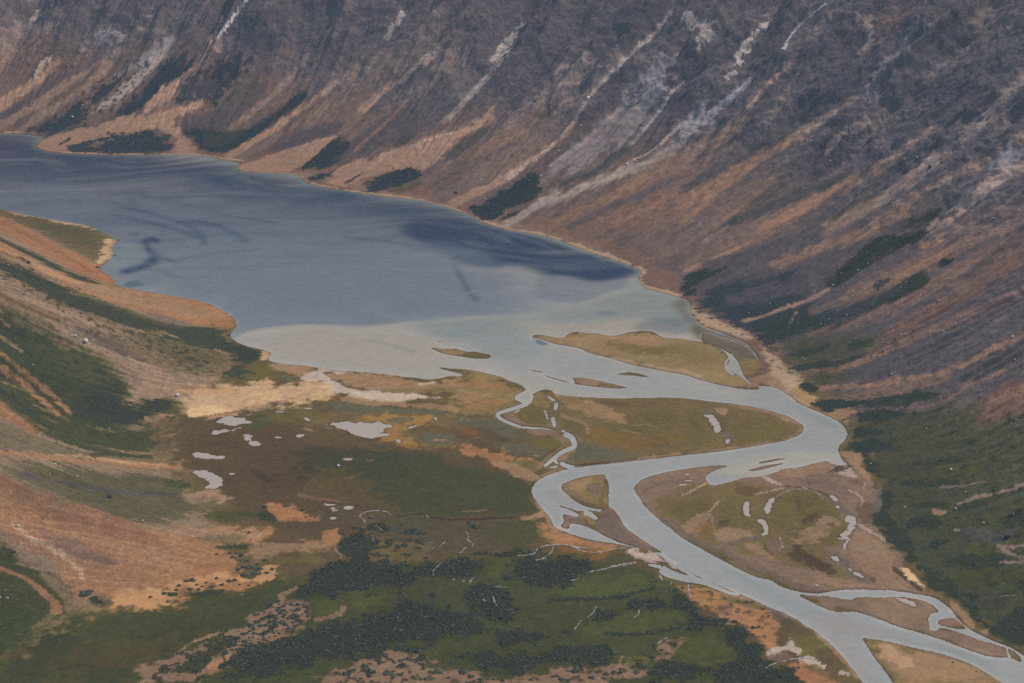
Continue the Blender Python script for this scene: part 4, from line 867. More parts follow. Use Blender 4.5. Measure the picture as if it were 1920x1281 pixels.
R3 rock2 8 .9 n .45 : 600,520 740,440 900,430 1000,480 900,580 760,680 640,740 560,700
R3 dslate 8 .8 n .4 : 740,200 900,60 1100,0 1300,0 1250,160 1150,260 1000,340 820,420 700,380
R3 rust3 6 .9 n .6 : 1000,40 1200,0 1340,0 1280,120 1150,240 1080,240
R3 tan2 5 1 n .7 : 990,40 1070,70 1080,200 1030,310 980,300 1010,180
R3 brown 6 .9 n .7 : 1500,60 1700,0 1907,50 1850,180 1700,260 1560,200
R3 lrock 4 1.2 n .45 60 80 : 1020,540 1100,400 1180,300 1300,160 1360,120
R3 tan3 3 1.1 n .9 50 60 : 300,340 390,210 490,100
R3 white 1 .8 n .8 13 8 : 565,275 600,200 680,110 810,10
R3 rockw 4 .8 n .8 40 40 : 700,220 800,100 900,20
R3 pale 4 .8 n .8 60 50 : 0,90 100,120 160,160 80,290 30,330
R3 lrock 3 .9 s .9 40 30 : -20,800 100,680 200,600 300,520 390,440
R3 lrock 3 1.1 n .8 : 0,640 80,600 200,640 160,680 60,740 0,760
R3 white 1 .9 n .6 9 9 : 210,590 280,530 370,450
R3 tan3 3 1 n .8 30 30 : 240,440 300,400
R3 rock2 4 .7 n .9 : 320,740 340,640 420,600 480,640 400,700 340,750
R3 rock2 5 .8 n .8 : 600,560 720,520 760,560 700,700 560,760 560,680
R3 rust 4 .6 s 1 : -40,880 0,840 150,760 330,660 370,600 340,740 250,780 100,850 0,920
R3 rust 3 .7 s .9 30 24 : 370,600 430,510 560,400 620,340
R3 org 2 .9 n .8 16 14 : 390,580 440,500 580,380
R3 brown 4 .7 s .9 40 40 : 400,720 560,540 660,380 740,230 800,130
R3 rust 4 .6 s 1 60 30 : -40,1150 0,1130 200,1010 400,900 560,810 700,710 800,660 900,590 1000,520
R3 tan 3 .7 s .7 20 16 : 400,900 600,790 760,690 900,600
R3 rust 4 .6 s .9 40 36 : -40,1260 0,1240 150,1110 330,960 500,850 700,740
R3 slate 5 .6 s .9 46 40 : 0,1060 200,950 400,830 560,730
R3 rust2 5 .7 s .8 40 30 : 0,960 200,860 350,760
R3 dslate 6 .7 s .8 : 640,1020 700,860 800,740 900,640 1050,620 1100,720 1000,800 850,900 760,1000
R3 tan2 3 1 n .8 30 40 : 800,860 900,720 1040,660
R3 mveg2 6 .7 s .8 60 40 : 200,1281 400,1190 560,1120 750,1060 950,960
R3 rust 3 .7 s .8 26 22 : 160,1290 300,1180 450,1060 520,980
R3 rust 4 .6 s 1 70 40 : 420,1300 650,1180 830,1080 1000,990 1150,890 1280,800 1400,720
R3 org 2 .8 n .6 14 14 : 1000,980 1100,910 1200,850
R3 slate 5 .7 s .9 50 40 : 700,1270 900,1130 1100,1010 1300,870 1450,800
R3 tan2 4 .5 s 1 80 40 : 760,1310 1000,1170 1250,1030 1400,900 1550,780 1700,650 1800,540 1930,420
R3 tan 3 .7 s .7 30 20 : 1100,1110 1300,970 1450,850 1600,740 1750,600
R3 rust 5 .5 s 1 70 50 : 1000,1310 1250,1160 1500,1010 1700,900 1930,740
R3 rock2 4 .9 n .8 : 1560,880 1640,760 1800,700 1907,640 1907,720 1760,820 1640,900
R3 lrock 3 1 n .7 : 1700,940 1800,840 1920,780 1907,860 1800,960 1720,970
R3 slate 5 .7 s .8 40 50 : 1280,1180 1500,1040 1650,960
R3 tan 4 .5 s 1 60 50 : 1350,1310 1600,1130 1750,1010 1930,910
R3 Tm 3 .7 s 1 : 1200,1281 1280,1230 1350,1190 1480,1150 1430,1200 1330,1275
R3 Tm 3 .7 s .8 20 18 : 1430,1230 1530,1180
R3 rust2 6 .6 s 1 : 1480,1300 1700,1130 1907,990 1960,960 1960,1300
R3 slate 5 .7 s .7 50 50 : 1650,1281 1800,1180 1960,1080
R3 Tm 2 .7 s .7 20 16 : 1780,1250 1830,1210
# ---- mountain foot on the right
R6 slate 12 .5 s .9 : 0,260 300,100 700,0 3400,-60 3400,900 1500,960 1000,880 700,760 480,640 300,540 120,460 70,380 0,350
R6 rust2 7 .6 s .9 60 50 : 0,235 150,170 300,100 480,20 620,-40
R6 tan 3 .8 s .8 22 14 : 0,240 150,175 300,105 430,50
R6 tan2 3 .7 s .8 24 18 : 100,75 180,30 260,-20
R6 rust 5 .7 s .7 60 60 : 500,210 700,130 900,60 1100,-20
R6 slate 6 .7 s .8 60 50 : 100,210 350,150 600,60 800,0
R6 rust2 8 .6 s .9 90 110 : 900,400 1200,270 1500,110 1800,-50
R6 rust 5 .8 s .6 40 40 : 1000,360 1300,210 1600,30
R6 org 5 .9 n .5 : 1300,90 1400,40 1480,30 1430,90 1340,120
R6 rust2 8 .6 s .8 70 90 : 680,590 850,545 1000,490 1200,420 1400,310 1600,190 1960,40
R6 rust3 8 .6 s .8 90 120 : 1100,640 1400,480 1700,300 1960,160
R6 slate 7 .7 s .7 80 80 : 1000,760 1300,620 1600,430 1960,250
R6 rust2 6 .7 s .8 50 60 : 1000,700 1200,640 1400,560 1600,480 1960,300
R6 slate 7 .5 s .9 : 980,860 1100,780 1300,720 1550,640 1700,560 1907,500 1907,560 1700,660 1500,760 1300,830 1100,865
R6 rust 3 .6 s .9 34 44 : 760,890 1000,875 1200,858 1400,825 1600,745 1750,660 1960,560
R6 tan 2 .7 s .7 18 20 : 780,880 900,880 1050,872
R6 rust2 4 .7 s .8 50 50 : 900,930 1100,920 1300,880 1500,820
R6 rust 3 .7 s .9 26 26 : 680,790 850,790 1000,740 1150,680
R6 rust 4 .7 s .7 26 40 : 1480,950 1540,900 1620,850 1800,780
R6 rust3 6 .5 s 1 : 1480,1070 1700,950 1907,840 3400,810 3400,1060 1850,1100 1650,1120
R6 rust 5 .8 s .6 40 60 : 1600,1050 1760,960 1960,860
R6 mveg3 12 .7 s .85 : 480,650 700,600 900,560 1130,640 1000,700 800,760 680,830 600,770
R6 mveg3 8 .6 s .9 : 700,800 1000,800 900,860 760,870 700,860
R6 mveg 5 .6 s .9 : 60,380 200,330 400,270 600,230 700,250 500,370 680,350 760,330 560,450 700,440 900,430 1000,400 1200,330 1300,280 1400,260 1380,300 1250,370 1000,470 760,560 560,620 480,650 300,540 120,460
R6 tan 2 .7 s .9 16 14 : 330,515 450,490 560,440 700,400 850,310
R6 tan 2 .6 s .9 24 10 : 600,540 605,510 640,460
R6 slate 5 .7 s .8 : 200,380 400,320 600,290 560,370 400,420 260,430
R6 brown 5 .7 s .7 40 30 : 700,470 850,420 1000,360
R6 Tm 4 .6 s 1 : 0,260 60,225 150,230 280,190 220,240 120,280 70,320 60,370 0,370
R6 Tm 4 .7 s 1 : 780,330 800,290 900,210 1000,160 1010,110 1130,60 1250,20 1390,10 1300,60 1150,130 1060,180 980,230 860,310
R6 Tm 4 .6 s 1 : 1000,470 1200,360 1250,330 1300,270 1400,260 1390,290 1250,380 1100,430
R6 Tm 4 .6 s 1 : 1420,215 1450,180 1530,160 1480,205
R6 Tm 4 .7 s .9 : 1060,290 1200,255 1130,310 1060,340
R6 Tm 4 .6 s .9 : 400,570 500,520 640,500 900,500 760,560 560,620 480,640
R6 Tm 4 .7 s .9 : 560,775 700,750 900,730 1050,690 1020,710 880,750 720,790 640,790
R6 Tm2 5 .7 s .9 : 900,640 1000,610 1100,640 960,670
R6 Tm2 5 .8 s .8 : 560,700 700,660 860,640 760,690 620,720
R6 Tm 2 .5 n 1 : 650,880 700,850 770,890 740,912 680,910
R6 Tm 4 .7 n 1 : 725,990 740,960 900,960 1100,940 1300,920 1470,910 1450,940 1250,980 1050,1000 900,1000 780,1005
R6 mveg3 26 .8 s 1 : 940,1010 1200,1000 1500,960 1700,1110 3400,1060 3400,1300 880,1300 920,1240 950,1150
R6 green 6 .7 n .6 : 950,1090 1100,1060 1150,1090 1050,1110
R6 Tm 4 .6 n 1 : 940,1050 960,1020 1150,1010 1250,1030 1150,1060 1000,1080
R6 Tm 4 .6 n 1 : 950,1110 1050,1115 1200,1130 1050,1150 940,1165
R6 Tm 4 .6 n 1 : 930,1200 1000,1180 1200,1200 1260,1230 1100,1260 1000,1290 930,1250
R6 Tm 4 .8 n .9 : 1250,1050 1350,1010 1500,980 1460,1010 1320,1050
R6 Tm2 5 .8 n .8 : 1300,1220 1600,1180 1700,1200 1550,1240
R6 Tm2 5 .8 n .8 : 1850,780 1907,740 1907,800
R9 mveg3 8 .5 n 1 : 1005,-30 3400,-30 3400,1120 1800,1050 1640,970 1500,820 1380,730 1230,560 1170,480 1090,400 1060,350 1115,250 1090,140 1030,80
R9 green 8 .6 n .7 : 1400,420 1600,360 1800,330 1960,330 1960,480 1760,470 1600,480
R9 greenb 6 .5 n .6 : 1560,560 1640,490 1740,490 1770,560 1650,590
R9 green 8 .6 n .7 : 1430,690 1600,640 1800,640 1960,660 1960,800 1800,760 1600,760
R9 greenb 8 .7 n .5 : 1600,880 1750,830 1850,840 1780,900 1660,920
R9 green 8 .7 n .6 : 1120,190 1250,120 1500,80 1700,60 1600,130 1300,200
R9 slate 6 .8 n .6 : 1480,430 1600,400 1760,420 1900,440 1800,500 1600,480
R9 Tm2 3 .6 n 1 : 1000,-10 1005,50 1030,90 1090,140 1115,250 1060,350 1080,400 1170,480 1230,550 1240,600 1300,640 1380,730 1500,820 1600,900 1640,970 1720,1000 1800,1050 1960,1120 1960,950 1750,960 1640,860 1500,740 1400,650 1300,560 1270,480 1200,420 1150,330 1190,250 1150,150 1100,80 1050,0
R9 Tm2 4 .7 n .95 : 1240,400 1330,350 1440,370 1430,410 1300,420
R9 Tm2 4 .7 n .95 : 1330,520 1430,460 1490,510 1400,550
R9 Tm2 4 .7 n .95 : 1520,300 1600,270 1740,260 1700,295 1560,315
R9 Tm2 4 .7 n .95 : 1200,60 1400,40 1600,20 1580,50 1300,85
R9 Tm2 4 .7 n .95 : 1400,590 1600,570 1760,580 1900,600 1760,640 1600,645
R9 Tm2 4 .7 n .95 : 1700,970 1800,900 1960,860 1960,1000
R9 Tm2 4 .7 n .95 : 1780,350 1960,310 1960,400 1790,410
R9 Tm2 4 .8 n .9 : 1150,150 1350,140 1600,150 1500,180 1250,190
R9 Tm2 4 .8 n .9 : 1240,290 1400,270 1500,260 1400,310
R9 Tm2 4 .8 n .9 : 1830,720 1920,690 1960,740 1860,750
R9 Tm2 4 .8 n .9 : 1540,790 1650,760 1700,810 1620,850
R9 Tm2 1 .6 d .45 : 1090,140 1200,0 3400,-20 3400,1000 1750,960 1500,740 1270,480 1115,250
R6 Tm2 1 .6 d .4 : 700,780 950,700 1200,560 1500,500 1900,700 3400,1200 1000,1250 950,1000 800,900
R9 tan2 2 .6 n .9 18 16 : 1520,285 1640,250 1780,220 1960,160
R9 tan2 2 .7 n .8 12 8 : 1440,190 1560,185 1700,155
R9 tan2 2 .7 n .9 20 18 : 1755,515 1820,530 1960,500
R9 tan2 2 .7 n .9 18 18 : 1770,530 1860,575 1960,600
R9 tan2 2 .6 n .9 14 18 : 1770,612 1880,606 1960,600
R9 pale 3 .9 n .8 : 1490,430 1540,415 1590,430 1530,445
R9 ptan 4 .7 n .7 : 1380,320 1430,310 1480,330 1420,340
R9 mud 2 .4 n .9 30 40 : 1090,150 1105,250 1075,330
R9 ptan 2 .5 n .9 : 860,-10 1000,-10 1012,30 985,55 1020,110 1080,160 1090,220 1060,210 1010,130 950,70 910,20
R9 bard 1 .4 n .8 16 16 : 880,10 930,60 975,120 1030,160
R9 dark 2 .6 n .9 30 20 : 1180,645 1260,710 1340,770
R9 sandb 1 .5 n 1 : 1200,620 1225,640 1270,640 1290,680 1320,715 1380,770 1300,720 1270,715 1240,680
R9 olivg 2 .6 n .9 : 1330,740 1420,770 1520,850 1600,900 1540,880 1450,820
R9 ptan 2 .4 n .9 : 1470,800 1520,830 1600,900 1640,960 1620,995 1580,975 1520,900
R9 och 2 .5 n .9 : 1560,930 1620,950 1635,975 1610,998 1580,980
R9 ptan 1 .5 n .9 : 1650,995 1710,980 1700,1020
'''
# water colour with mountain reflection and wind streaks painted in; same layout
LAKE = '''
F deep 40 .2 n 1 : -600,200 0,240 700,360 900,400 980,440 900,460 600,400 350,345 0,345 -600,330
F deep2 90 .2 n .8 : -700,290 0,305 250,310 500,345 700,385 850,420 800,470 400,470 0,440 -700,420
F mid 90 .2 n .8 : -200,390 150,370 420,385 650,410 800,440 900,500 1000,540 700,640 400,640 150,520
F mid2 70 .2 n .9 : 330,470 500,440 700,450 820,480 900,515 1000,540 1020,580 840,612 640,622 440,608 330,560
A5 mid 12 .8 n .6 : 0,430 150,400 300,360 450,370 600,440 700,520 620,600 400,600 200,560 0,530
A5 deep2 8 .9 n .35 : 0,300 200,280 420,340 380,400 200,360 60,340
R5 deep 10 .5 f 1 : 300,-20 600,-60 900,0 1100,40 1300,105 1450,150 1600,195 1690,240 1560,280 1400,300 1250,262 1150,262 1050,220 950,200 830,215 700,190 560,140 420,70
R5 mid 14 .6 f .7 : 300,60 500,70 760,120 900,190 820,215 640,170 450,140
R5 mid 4 .5 n .5 14 10 : 900,20 1060,60 1220,130
R5 mid2 6 .4 n .7 : 1100,260 1250,260 1400,300 1560,285 1600,270 1600,330 1450,390 1250,420 1050,380
R5 silt 6 .4 n 1 : -500,560 -200,530 0,540 150,545 330,520 560,505 700,490 850,485 1000,480 1150,460 1300,430 1450,370 1600,330 1690,350 1907,380 2100,500 2100,900 1700,1000 900,1000 500,900 0,850 -400,780 -620,620
R5 teal 14 .6 n .85 : 330,525 700,492 1000,482 1300,432 1500,370 1650,320 1750,350 1907,385 2000,440 1907,560 1700,500 1500,520 1300,560 1100,570 1000,600 800,620 640,640 520,600
R5 silt2 12 .6 n .8 : 900,520 1060,510 1250,520 1450,510 1700,510 1850,560 1700,560 1500,570 1250,580 1130,590 1000,560
R5 teald 6 .7 n .5 : 1380,470 1480,450 1560,470 1480,490
R5 teald 8 .8 n .5 : 1600,560 1750,480 1907,500 2000,560 1907,590
R5 mudw 8 .8 n .7 : 1850,380 2000,400 2060,500 2150,600 2000,560 1880,480
R5 rivr 10 .5 n .9 : 600,620 900,580 1060,600 1150,650 1400,700 1700,780 1907,810 2300,920 2100,960 1700,930 1300,900 1100,850 900,780 750,700
R5 teal 10 .7 n .5 : 700,600 950,580 1070,610 1150,660 1000,740 850,720 760,680
R5 silt2 8 .7 n .8 : 100,570 300,590 560,620 480,640 620,760 480,800 300,790 0,770 -300,720 -500,640 -200,560
R5 mid 6 .6 n .4 10 16 : 130,620 300,650 420,690
R5 silt 8 .6 n .7 : 1000,780 1120,790 1280,840 1300,880 1100,860
R5 teald 2 .6 n .8 : 1060,600 1100,610 1160,645 1120,650
F rivr 6 .2 n 1 : 1330,740 1430,730 1500,755 1600,800 1600,840 1500,860 1300,880 1200,900 1200,940 1300,1020 1500,1100 1800,1180 2200,1350 1640,1450 1500,1160 1250,1050 1040,1000 990,920 1040,880 1240,850 1500,820 1510,800 1440,765
R6 mudw 5 .6 n .95 : 40,520 150,570 300,600 420,665 500,740 480,800 420,780 380,720 300,660 180,640 60,600
R6 silt 8 .7 n .7 : 0,840 150,870 320,900 440,920 300,940 100,930
R6 rivd 8 .6 n .6 : 600,960 720,1010 860,1080 900,1110 760,1100 640,1020
R9 silt 8 .6 n .9 : 240,60 560,-10 860,-20 900,50 860,90 740,80 560,110 420,140 300,140 200,120
R9 rivr 3 .4 n .9 : 80,110 120,85 190,85 170,120 110,150
R9 rivd 8 .7 n .6 60 60 : 250,650 480,780 700,880 900,980 1200,1040 1500,1110 1750,1190
R9 rivs 8 .6 n .9 : 700,900 850,900 980,940 1150,1000 1300,1060 1150,1030 980,1010 800,1000
R9 rivs 6 .6 n .8 : 800,1000 900,1010 960,1100 1020,1200 1080,1290 1000,1250 900,1110
A3 rivs 10 .6 n .8 : 400,420 520,440 600,540 760,610 700,650 520,610 400,540
A4 rivd 6 .7 n .6 60 40 : 1200,800 1400,850 1600,900
A4 rivs 3 .6 n .7 14 10 : 370,300 600,310 860,325 1080,350
A3 foam 1 .8 f .7 12 14 : 1560,1100 1610,1140 1660,1180 1740,1220
A5 deep 6 0.36 f .95 30 44 : 990,760 1000,800 1030,850 1060,890 1040,920
A5 deep 6 0.36 f .95 40 30 : 1000,765 1050,765 1095,775
A5 deep 6 0.36 f .9 60 30 : 1090,900 1000,940 920,975 830,990
A5 deep2 8 0.36 f .7 50 26 : 1050,860 1130,900 1200,920
A5 deep2 6 0.32 f .9 24 20 : 890,720 960,735
A5 teal 5 .4 n .8 : 820,770 900,780 970,800 980,880 900,930 810,960 780,1000 830,1060 700,950 780,880
A5 teald 3 .6 n .8 : 830,1090 880,1050 960,1040 1000,1080 900,1095
A5 teald 3 .6 n .6 24 16 : 600,665 700,695 780,720
A5 deep2 8 0.32 f .8 12 34 : 760,590 900,625 1050,655 1200,695 1350,740
A5 deep2 8 0.32 f .8 10 40 : 820,540 1000,580 1150,620 1300,665 1390,740 1400,800
A5 deep2 8 0.32 f .8 20 34 : 1250,635 1400,650 1550,690 1650,750 1700,790
A5 deep2 7 0.36 f .6 10 20 : 1450,570 1600,610 1750,635 1907,648
A5 deep2 7 0.36 f .5 10 10 : 1000,480 1300,470 1600,460 1907,490
A5 deep2 8 0.36 f .5 10 20 : 850,530 700,500 800,450 1000,440
A5 deep2 7 0.36 f .5 14 10 : 1120,1000 1300,1040 1400,1020 1480,970
A5 deep2 7 0.36 f .4 14 14 : 1150,920 1350,880 1600,850 1800,830
A5 deep2 6 0.36 f .4 8 8 : 1500,965 1700,970 1800,975
R5 deep2 6 0.36 f .75 16 30 : 625,200 660,250 690,310 710,350
R5 deep2 7 0.36 f .7 30 40 : 720,360 760,400
R5 deep2 7 0.36 f .5 14 14 : 0,40 200,60 400,90
R2 deep2 7 0.36 f .7 12 20 : 100,1165 300,1180 500,1200
R2 deep2 7 0.36 f .7 14 30 : 380,1240 560,1250 700,1281
R1 deep2 8 0.41 f .5 16 20 : 900,1110 1200,1095 1500,1110 1800,1100
R1 mid 8 .9 f .4 60 60 : 60,1120 250,1080 500,1090
'''
# ------------------------------------------------------------------ water mask and the ground around it
def parse(s):
    crop, body = s.strip().split(None, 1); return pts(crop, body)
WM = np.zeros((NR, NT), np.float32)
def put(A, q, mode):
    if q is None: return
    sl, m = q
    if mode == 'add': A[sl] = np.maximum(A[sl], m)
    else: A[sl] = A[sl] * (1 - m)
for s in WATER: put(WM, mask_of(hit(chaikin(parse(s), 1)), 1.2, .10, 'f'), 'add')
ISLE = np.zeros((NR, NT), np.uint8); n_isle = 0
for nm, s in ISLANDS:
    q = mask_of(hit(chaikin(parse(s), 1)), 1.2, .10, 'f')
    if q is None: continue
    put(WM, q, 'cut'); n_isle += 1
    sl, m = q; big = blur2(m, 2) > .04
    ISLE[sl] = np.where(big & (ISLE[sl] == 0), n_isle, ISLE[sl])
for s, w0, w1 in CHANNELS:
    crop, body = s.split(None, 1); p = pts(crop, body)
    p = stroke_poly(p, w0, w1, CROPS[crop][2]) if w0 else chaikin(p, 1)
    put(WM, mask_of(hit(p), 1.0, .0, 'f'), 'add')
near_w = blur2(WM, int(9 * QUAL))
H0 = H.copy()
H = H * (1 - .82 * sst(0.0, .5, near_w))
w = sst(.32, .68, WM)
H = (H * (1 - w) - 1.3 * w).astype(np.float32)
print('water', time.time() - T0)

# ponds: level hollows
POND_GEO = []; PRIM = np.zeros((NR, NT), np.float32)
for s, nm in PONDS:
    crop, body = s.split(None, 1)
    pw = world_of(hit(chaikin(pts(crop, body), 1)))
    pn = np.roll(pw, -1, 0); seg = np.maximum(1, (np.linalg.norm(pn - pw, axis=1) / 1.6).astype(int))
    pw = np.concatenate([a + (b - a) * (np.arange(k) / k)[:, None] for a, b, k in zip(pw, pn, seg)])
    ext = min(np.ptp(pw[:, 0]), np.ptp(pw[:, 1]))
    pw = pw + min(3.2, .16 * ext) * np.stack([fbm(pw[:, 0] / 7, pw[:, 1] / 7, 2, 501, .6), fbm(pw[:, 0] / 7, pw[:, 1] / 7, 2, 511, .6)], 1) * 1.6
    ij = idx(pw); q = mask_of(ij, 1.0, .0, 'f')
    if q is None: continue
    sl, m = q
    z = float(np.percentile(sample(H, ij), 40)); z = max(z, .25)
    mb = sst(.01, .30, blur2(m, 3))
    H[sl] = H[sl] * (1 - mb) + (z + .10) * mb
    k = sst(.30, .62, m); H[sl] = H[sl] * (1 - k) + (z - .5) * k
    POND_GEO.append((world_of(ij), z)); PRIM[sl] = np.maximum(PRIM[sl], sst(.02, .3, blur2(m, 2)))
print('ponds', time.time() - T0)

# ------------------------------------------------------------------ ground cover
def ground_base():
    C = np.empty((NR, NT, 3), np.float32); C[:] = lin((104, 92, 70))
    hcol = lin((126, 110, 88)); C += hw[..., None] * (hcol - C)
    t = sst(-.5, .6, N_STR_M + .5 * N_BIG)[..., None]
    mcol = lin((98, 88, 90)) * (1 - t) + lin((112, 97, 95)) * t
    C += mw[..., None] * (mcol - C)
    t = sst(-.6, .5, N_MID + .4 * N_STR_M)[..., None]
    rc = lin((74, 78, 100)) * (1 - t) + lin((98, 90, 100)) * t
    C += (mw * rockw)[..., None] * .75 * (rc - C)
    return C
TK = {k: np.zeros((NR, NT), np.float32) for k in ('Tk', 'Tm', 'Th')}
ROCK = (rockw * mw).astype(np.float32) * .8
def paint(C, text, pal, land):
    for ln in text.strip().split('\n'):
        ln = ln.strip()
        if not ln or ln[0] == '#': continue
        head, body = ln.split(':'); h = head.split(); crop, key, soft, rag, fld, amt = h[0], h[1], float(h[2]), float(h[3]), h[4], float(h[5])
        p = pts(crop, body)
        p = stroke_poly(p, float(h[6]), float(h[7]), CROPS[crop][2]) if len(h) > 6 else chaikin(p, 1)
        q = mask_of(hit(p) if land else hit_w(p), soft, rag * (1.15 if not (fld == 's' and len(h) > 6) else .62) if land else (-1 if soft >= 4 else rag * .5), fld)
        if q is None: continue
        sl, m = q; m = m * amt
        C[sl] += m[..., None] * (lin(pal[key]).astype(np.float32) - C[sl])
        if land:
            grp = key[:2] if key[0] == 'T' else None
            for k, A in TK.items():
                A[sl] = np.maximum(A[sl] * (1 - .5 * m), m) if k == grp else A[sl] * (1 - m)
            if key in ('rock', 'rock2', 'rockw', 'lrock', 'dslate', 'tan3'): ROCK[sl] = np.maximum(ROCK[sl], m)
            elif DM[sl].max() > 60: ROCK[sl] *= 1 - .9 * m
def hit_w(p): return idx(on_plane(p, 0.0))
C = ground_base(); paint(C, LAND, PAL, True)
print('cover', time.time() - T0)
# covers shade into each other: trade places with a near neighbour (along the fall line on slopes)
wa = fbm(X / 4.5, Y / 4.5, 2, 301); wb = fbm(X / 4.5, Y / 4.5, 2, 311)
sl_ = np.maximum(mw, hw); keep = sst(0, .2, near_w) * (1 - sl_)
ii = np.clip(np.rint(np.arange(NT)[None, :] + QUAL * (2.2 * (1 - keep) * (1 - sl_) + .9 * sl_ + .5 * keep) * wa), 0, NT - 1).astype(np.int32)
jj = np.clip(np.rint(np.arange(NR)[:, None] + QUAL * (1.8 * (1 - keep) * (1 - sl_) + 1.8 * sl_ + .5 * keep) * wb), 0, NR - 1).astype(np.int32)
C = C[jj, ii]
for k in TK: TK[k] = TK[k][jj, ii]
mott = sst(-.25, .55, .6 * N_MID + .55 * N_FINE)[..., None] * (1 - sl_)[..., None]
C += .22 * mott * (C * np.float32([.80, .92, .82]) - C) + .20 * (1 - mott) * (1 - sl_)[..., None] * (C * np.float32([1.22, 1.10, 1.05]) - C)
bw = (sst(.02, .22, blur2(WM, 4)) * (1 - sst(-10, 10, DM)) * (1 - sst(0, 20, DH)) * sst(-.35, .35, N_MID) * .55)[..., None]
C += bw * (lin((140, 119, 102)).astype(np.float32) - C)
C += (.5 * PRIM)[..., None] * (lin((112, 97, 84)).astype(np.float32) - C)
C *= (1 - .22 * PRIM)[..., None]
# wet rim beside open water
rim = (sst(.02, .35, blur2(WM, 2)) * (1 - w) * (1 - sst(0, 20, DM)))[..., None]
C = C * (1 - (.10 + .22 * sst(-.4, .4, N_MID))[..., None] * rim)
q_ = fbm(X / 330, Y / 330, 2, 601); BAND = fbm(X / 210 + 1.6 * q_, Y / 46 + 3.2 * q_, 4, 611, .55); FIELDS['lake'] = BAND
CW = np.empty((NR, NT, 3), np.float32); CW[:] = lin(WPAL['rivr']); paint(CW, LAKE, WPAL, False)
SP2_ = perlin(X / 3.7, Y / 2.6, 631)
rip = fbm(X / 16, Y / 5.5, 2, 621)
far_l = sst(2350, 2650, R)[:, None]
CW += (.20 * far_l * sst(.08, .45, BAND) * (1 - sst(-60, 320, X + .25 * (Y - 2700))))[..., None] * (lin((74, 86, 106)).astype(np.float32) - CW)  # wind slicks: darker and paler reflection painted as bands into the water colour
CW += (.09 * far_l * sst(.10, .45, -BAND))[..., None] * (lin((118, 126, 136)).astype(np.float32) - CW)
# shallows: the bed shows through close to the lake shore
sh = (1 - sst(.60, .97, blur2(WM, int(5 * QUAL))))[..., None] * sst(15, 60, blur2(WM, 2) * 100)[..., None]
lake_sh = sst(2150, 2350, R)[:, None, None] * sh
CW += .40 * lake_sh * (lin((112, 134, 138)).astype(np.float32) - CW)
riv_sh = (1 - sst(2250, 2450, R))[:, None, None] * (1 - sst(.72, .97, blur2(WM, max(int(2 * QUAL), 1))))[..., None]
CW += (.12 + .45 * sst(-.3, .5, N_MID))[..., None] * riv_sh * (lin((176, 170, 166)).astype(np.float32) - CW)
CW *= (1 + .07 * N_FINE + .05 * N_MID + .05 * rip + .04 * SP2_)[..., None]

DIST = np.sqrt(R[:, None] ** 2 + (CAM_H - H) ** 2)
TR = np.exp(-HAZE_K * DIST)[..., None]
def surface(C, E, floor_):
    return np.maximum((C - HAZE_IN.astype(np.float32) * (1 - TR)) / (TR * E), floor_).astype(np.float32)
Ef, Eh, Em = (np.array(LIGHT[k], np.float32) for k in ('floor', 'hill', 'mtn'))
wmt = sst(-40, 160, DM)[..., None]; wht = sst(-20, 60, DH)[..., None] * (1 - wmt)
E = Ef * (1 - wmt - wht) + Em * wmt + Eh * wht
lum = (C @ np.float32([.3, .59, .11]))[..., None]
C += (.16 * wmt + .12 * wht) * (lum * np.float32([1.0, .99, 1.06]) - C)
C += (.40 * rockw * mw)[..., None] * (lum * np.float32([.93, .99, 1.20]) - C)  # blue of the distant haze painted into the upper rock colour
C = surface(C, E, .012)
slope_w = np.maximum(mw, hw)
veg_any = np.clip(TK['Tk'] + TK['Tm'] + TK['Th'], 0, 1)
# the cliffs: rusty and blue-grey rock in patches; scree: fine runs of stones of other colours
tr = (mw * sst(.05, .35, .55 * N_STR_M + .5 * N_MID - .15) * np.clip(rockw + ROCK, 0, 1) * .40)[..., None]
C += tr * (np.float32([.30, .205, .17]) - C)
tb = (mw * sst(.10, .40, -.55 * N_STR_M + .45 * N_FINE - .05) * np.clip(rockw + ROCK, 0, 1) * .30)[..., None]
C += tb * (np.float32([.10, .115, .15]) - C)
bare = np.clip(1 - veg_any - 3 * np.clip(C[..., 1] - C[..., 0], 0, .33), 0, 1) * slope_w
C *= 1 + ((.11 * mw + .22 * hw) * bare * N_STR3)[..., None]
C *= 1 + (bare * (.35 * mw + hw) * (.40 * sst(.38, .62, SPK) - .26 * sst(.36, .6, -SPK)))[..., None]
SP2 = perlin(X / 3.7, Y / 3.7, 401) + .7 * perlin(X / 2.1, Y / 2.1, 405)
var = 1 + (.12 * (1 - slope_w) + .10 * mw + .08 * hw) * SP2 + (.16 + .08 * (1 - slope_w)) * N_FINE + (.09 + .12 * (1 - slope_w)) * N_MID + .15 * mw * N_STR_M + .17 * hw * N_STR_H + .03 * ROCK * N_FINE
C *= np.clip(var, .45, 1.7)[..., None]
tint = (.05 * fbm(X / 35, Y / 35, 3, 131))
C[..., 0] *= 1 + tint; C[..., 2] *= 1 - tint
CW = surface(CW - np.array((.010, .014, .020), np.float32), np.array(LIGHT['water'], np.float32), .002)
# low relief that goes with the cover
CAN = fbm(X / 7.5, Y / 7.5, 3, 141, .6)
H += TK['Tk'] * (1 - w) * (.3 + .35 * CAN) + (TK['Tm'] + TK['Th']) * (1 - w) * (.3 + .5 * CAN)
H += (hw + .35 * mw) * (.5 * np.clip(SPK, 0, 1) + .5 * N_STR3) * np.clip(np.maximum(DM, DH) / 40, 0, 1)
H += ROCK * 1.3 * np.abs(fbm(X / 9, Y / 9, 3, 151, .6)) * sst(60, 200, DM)
print('surface', time.time() - T0, 'H', H.min(), H.max())

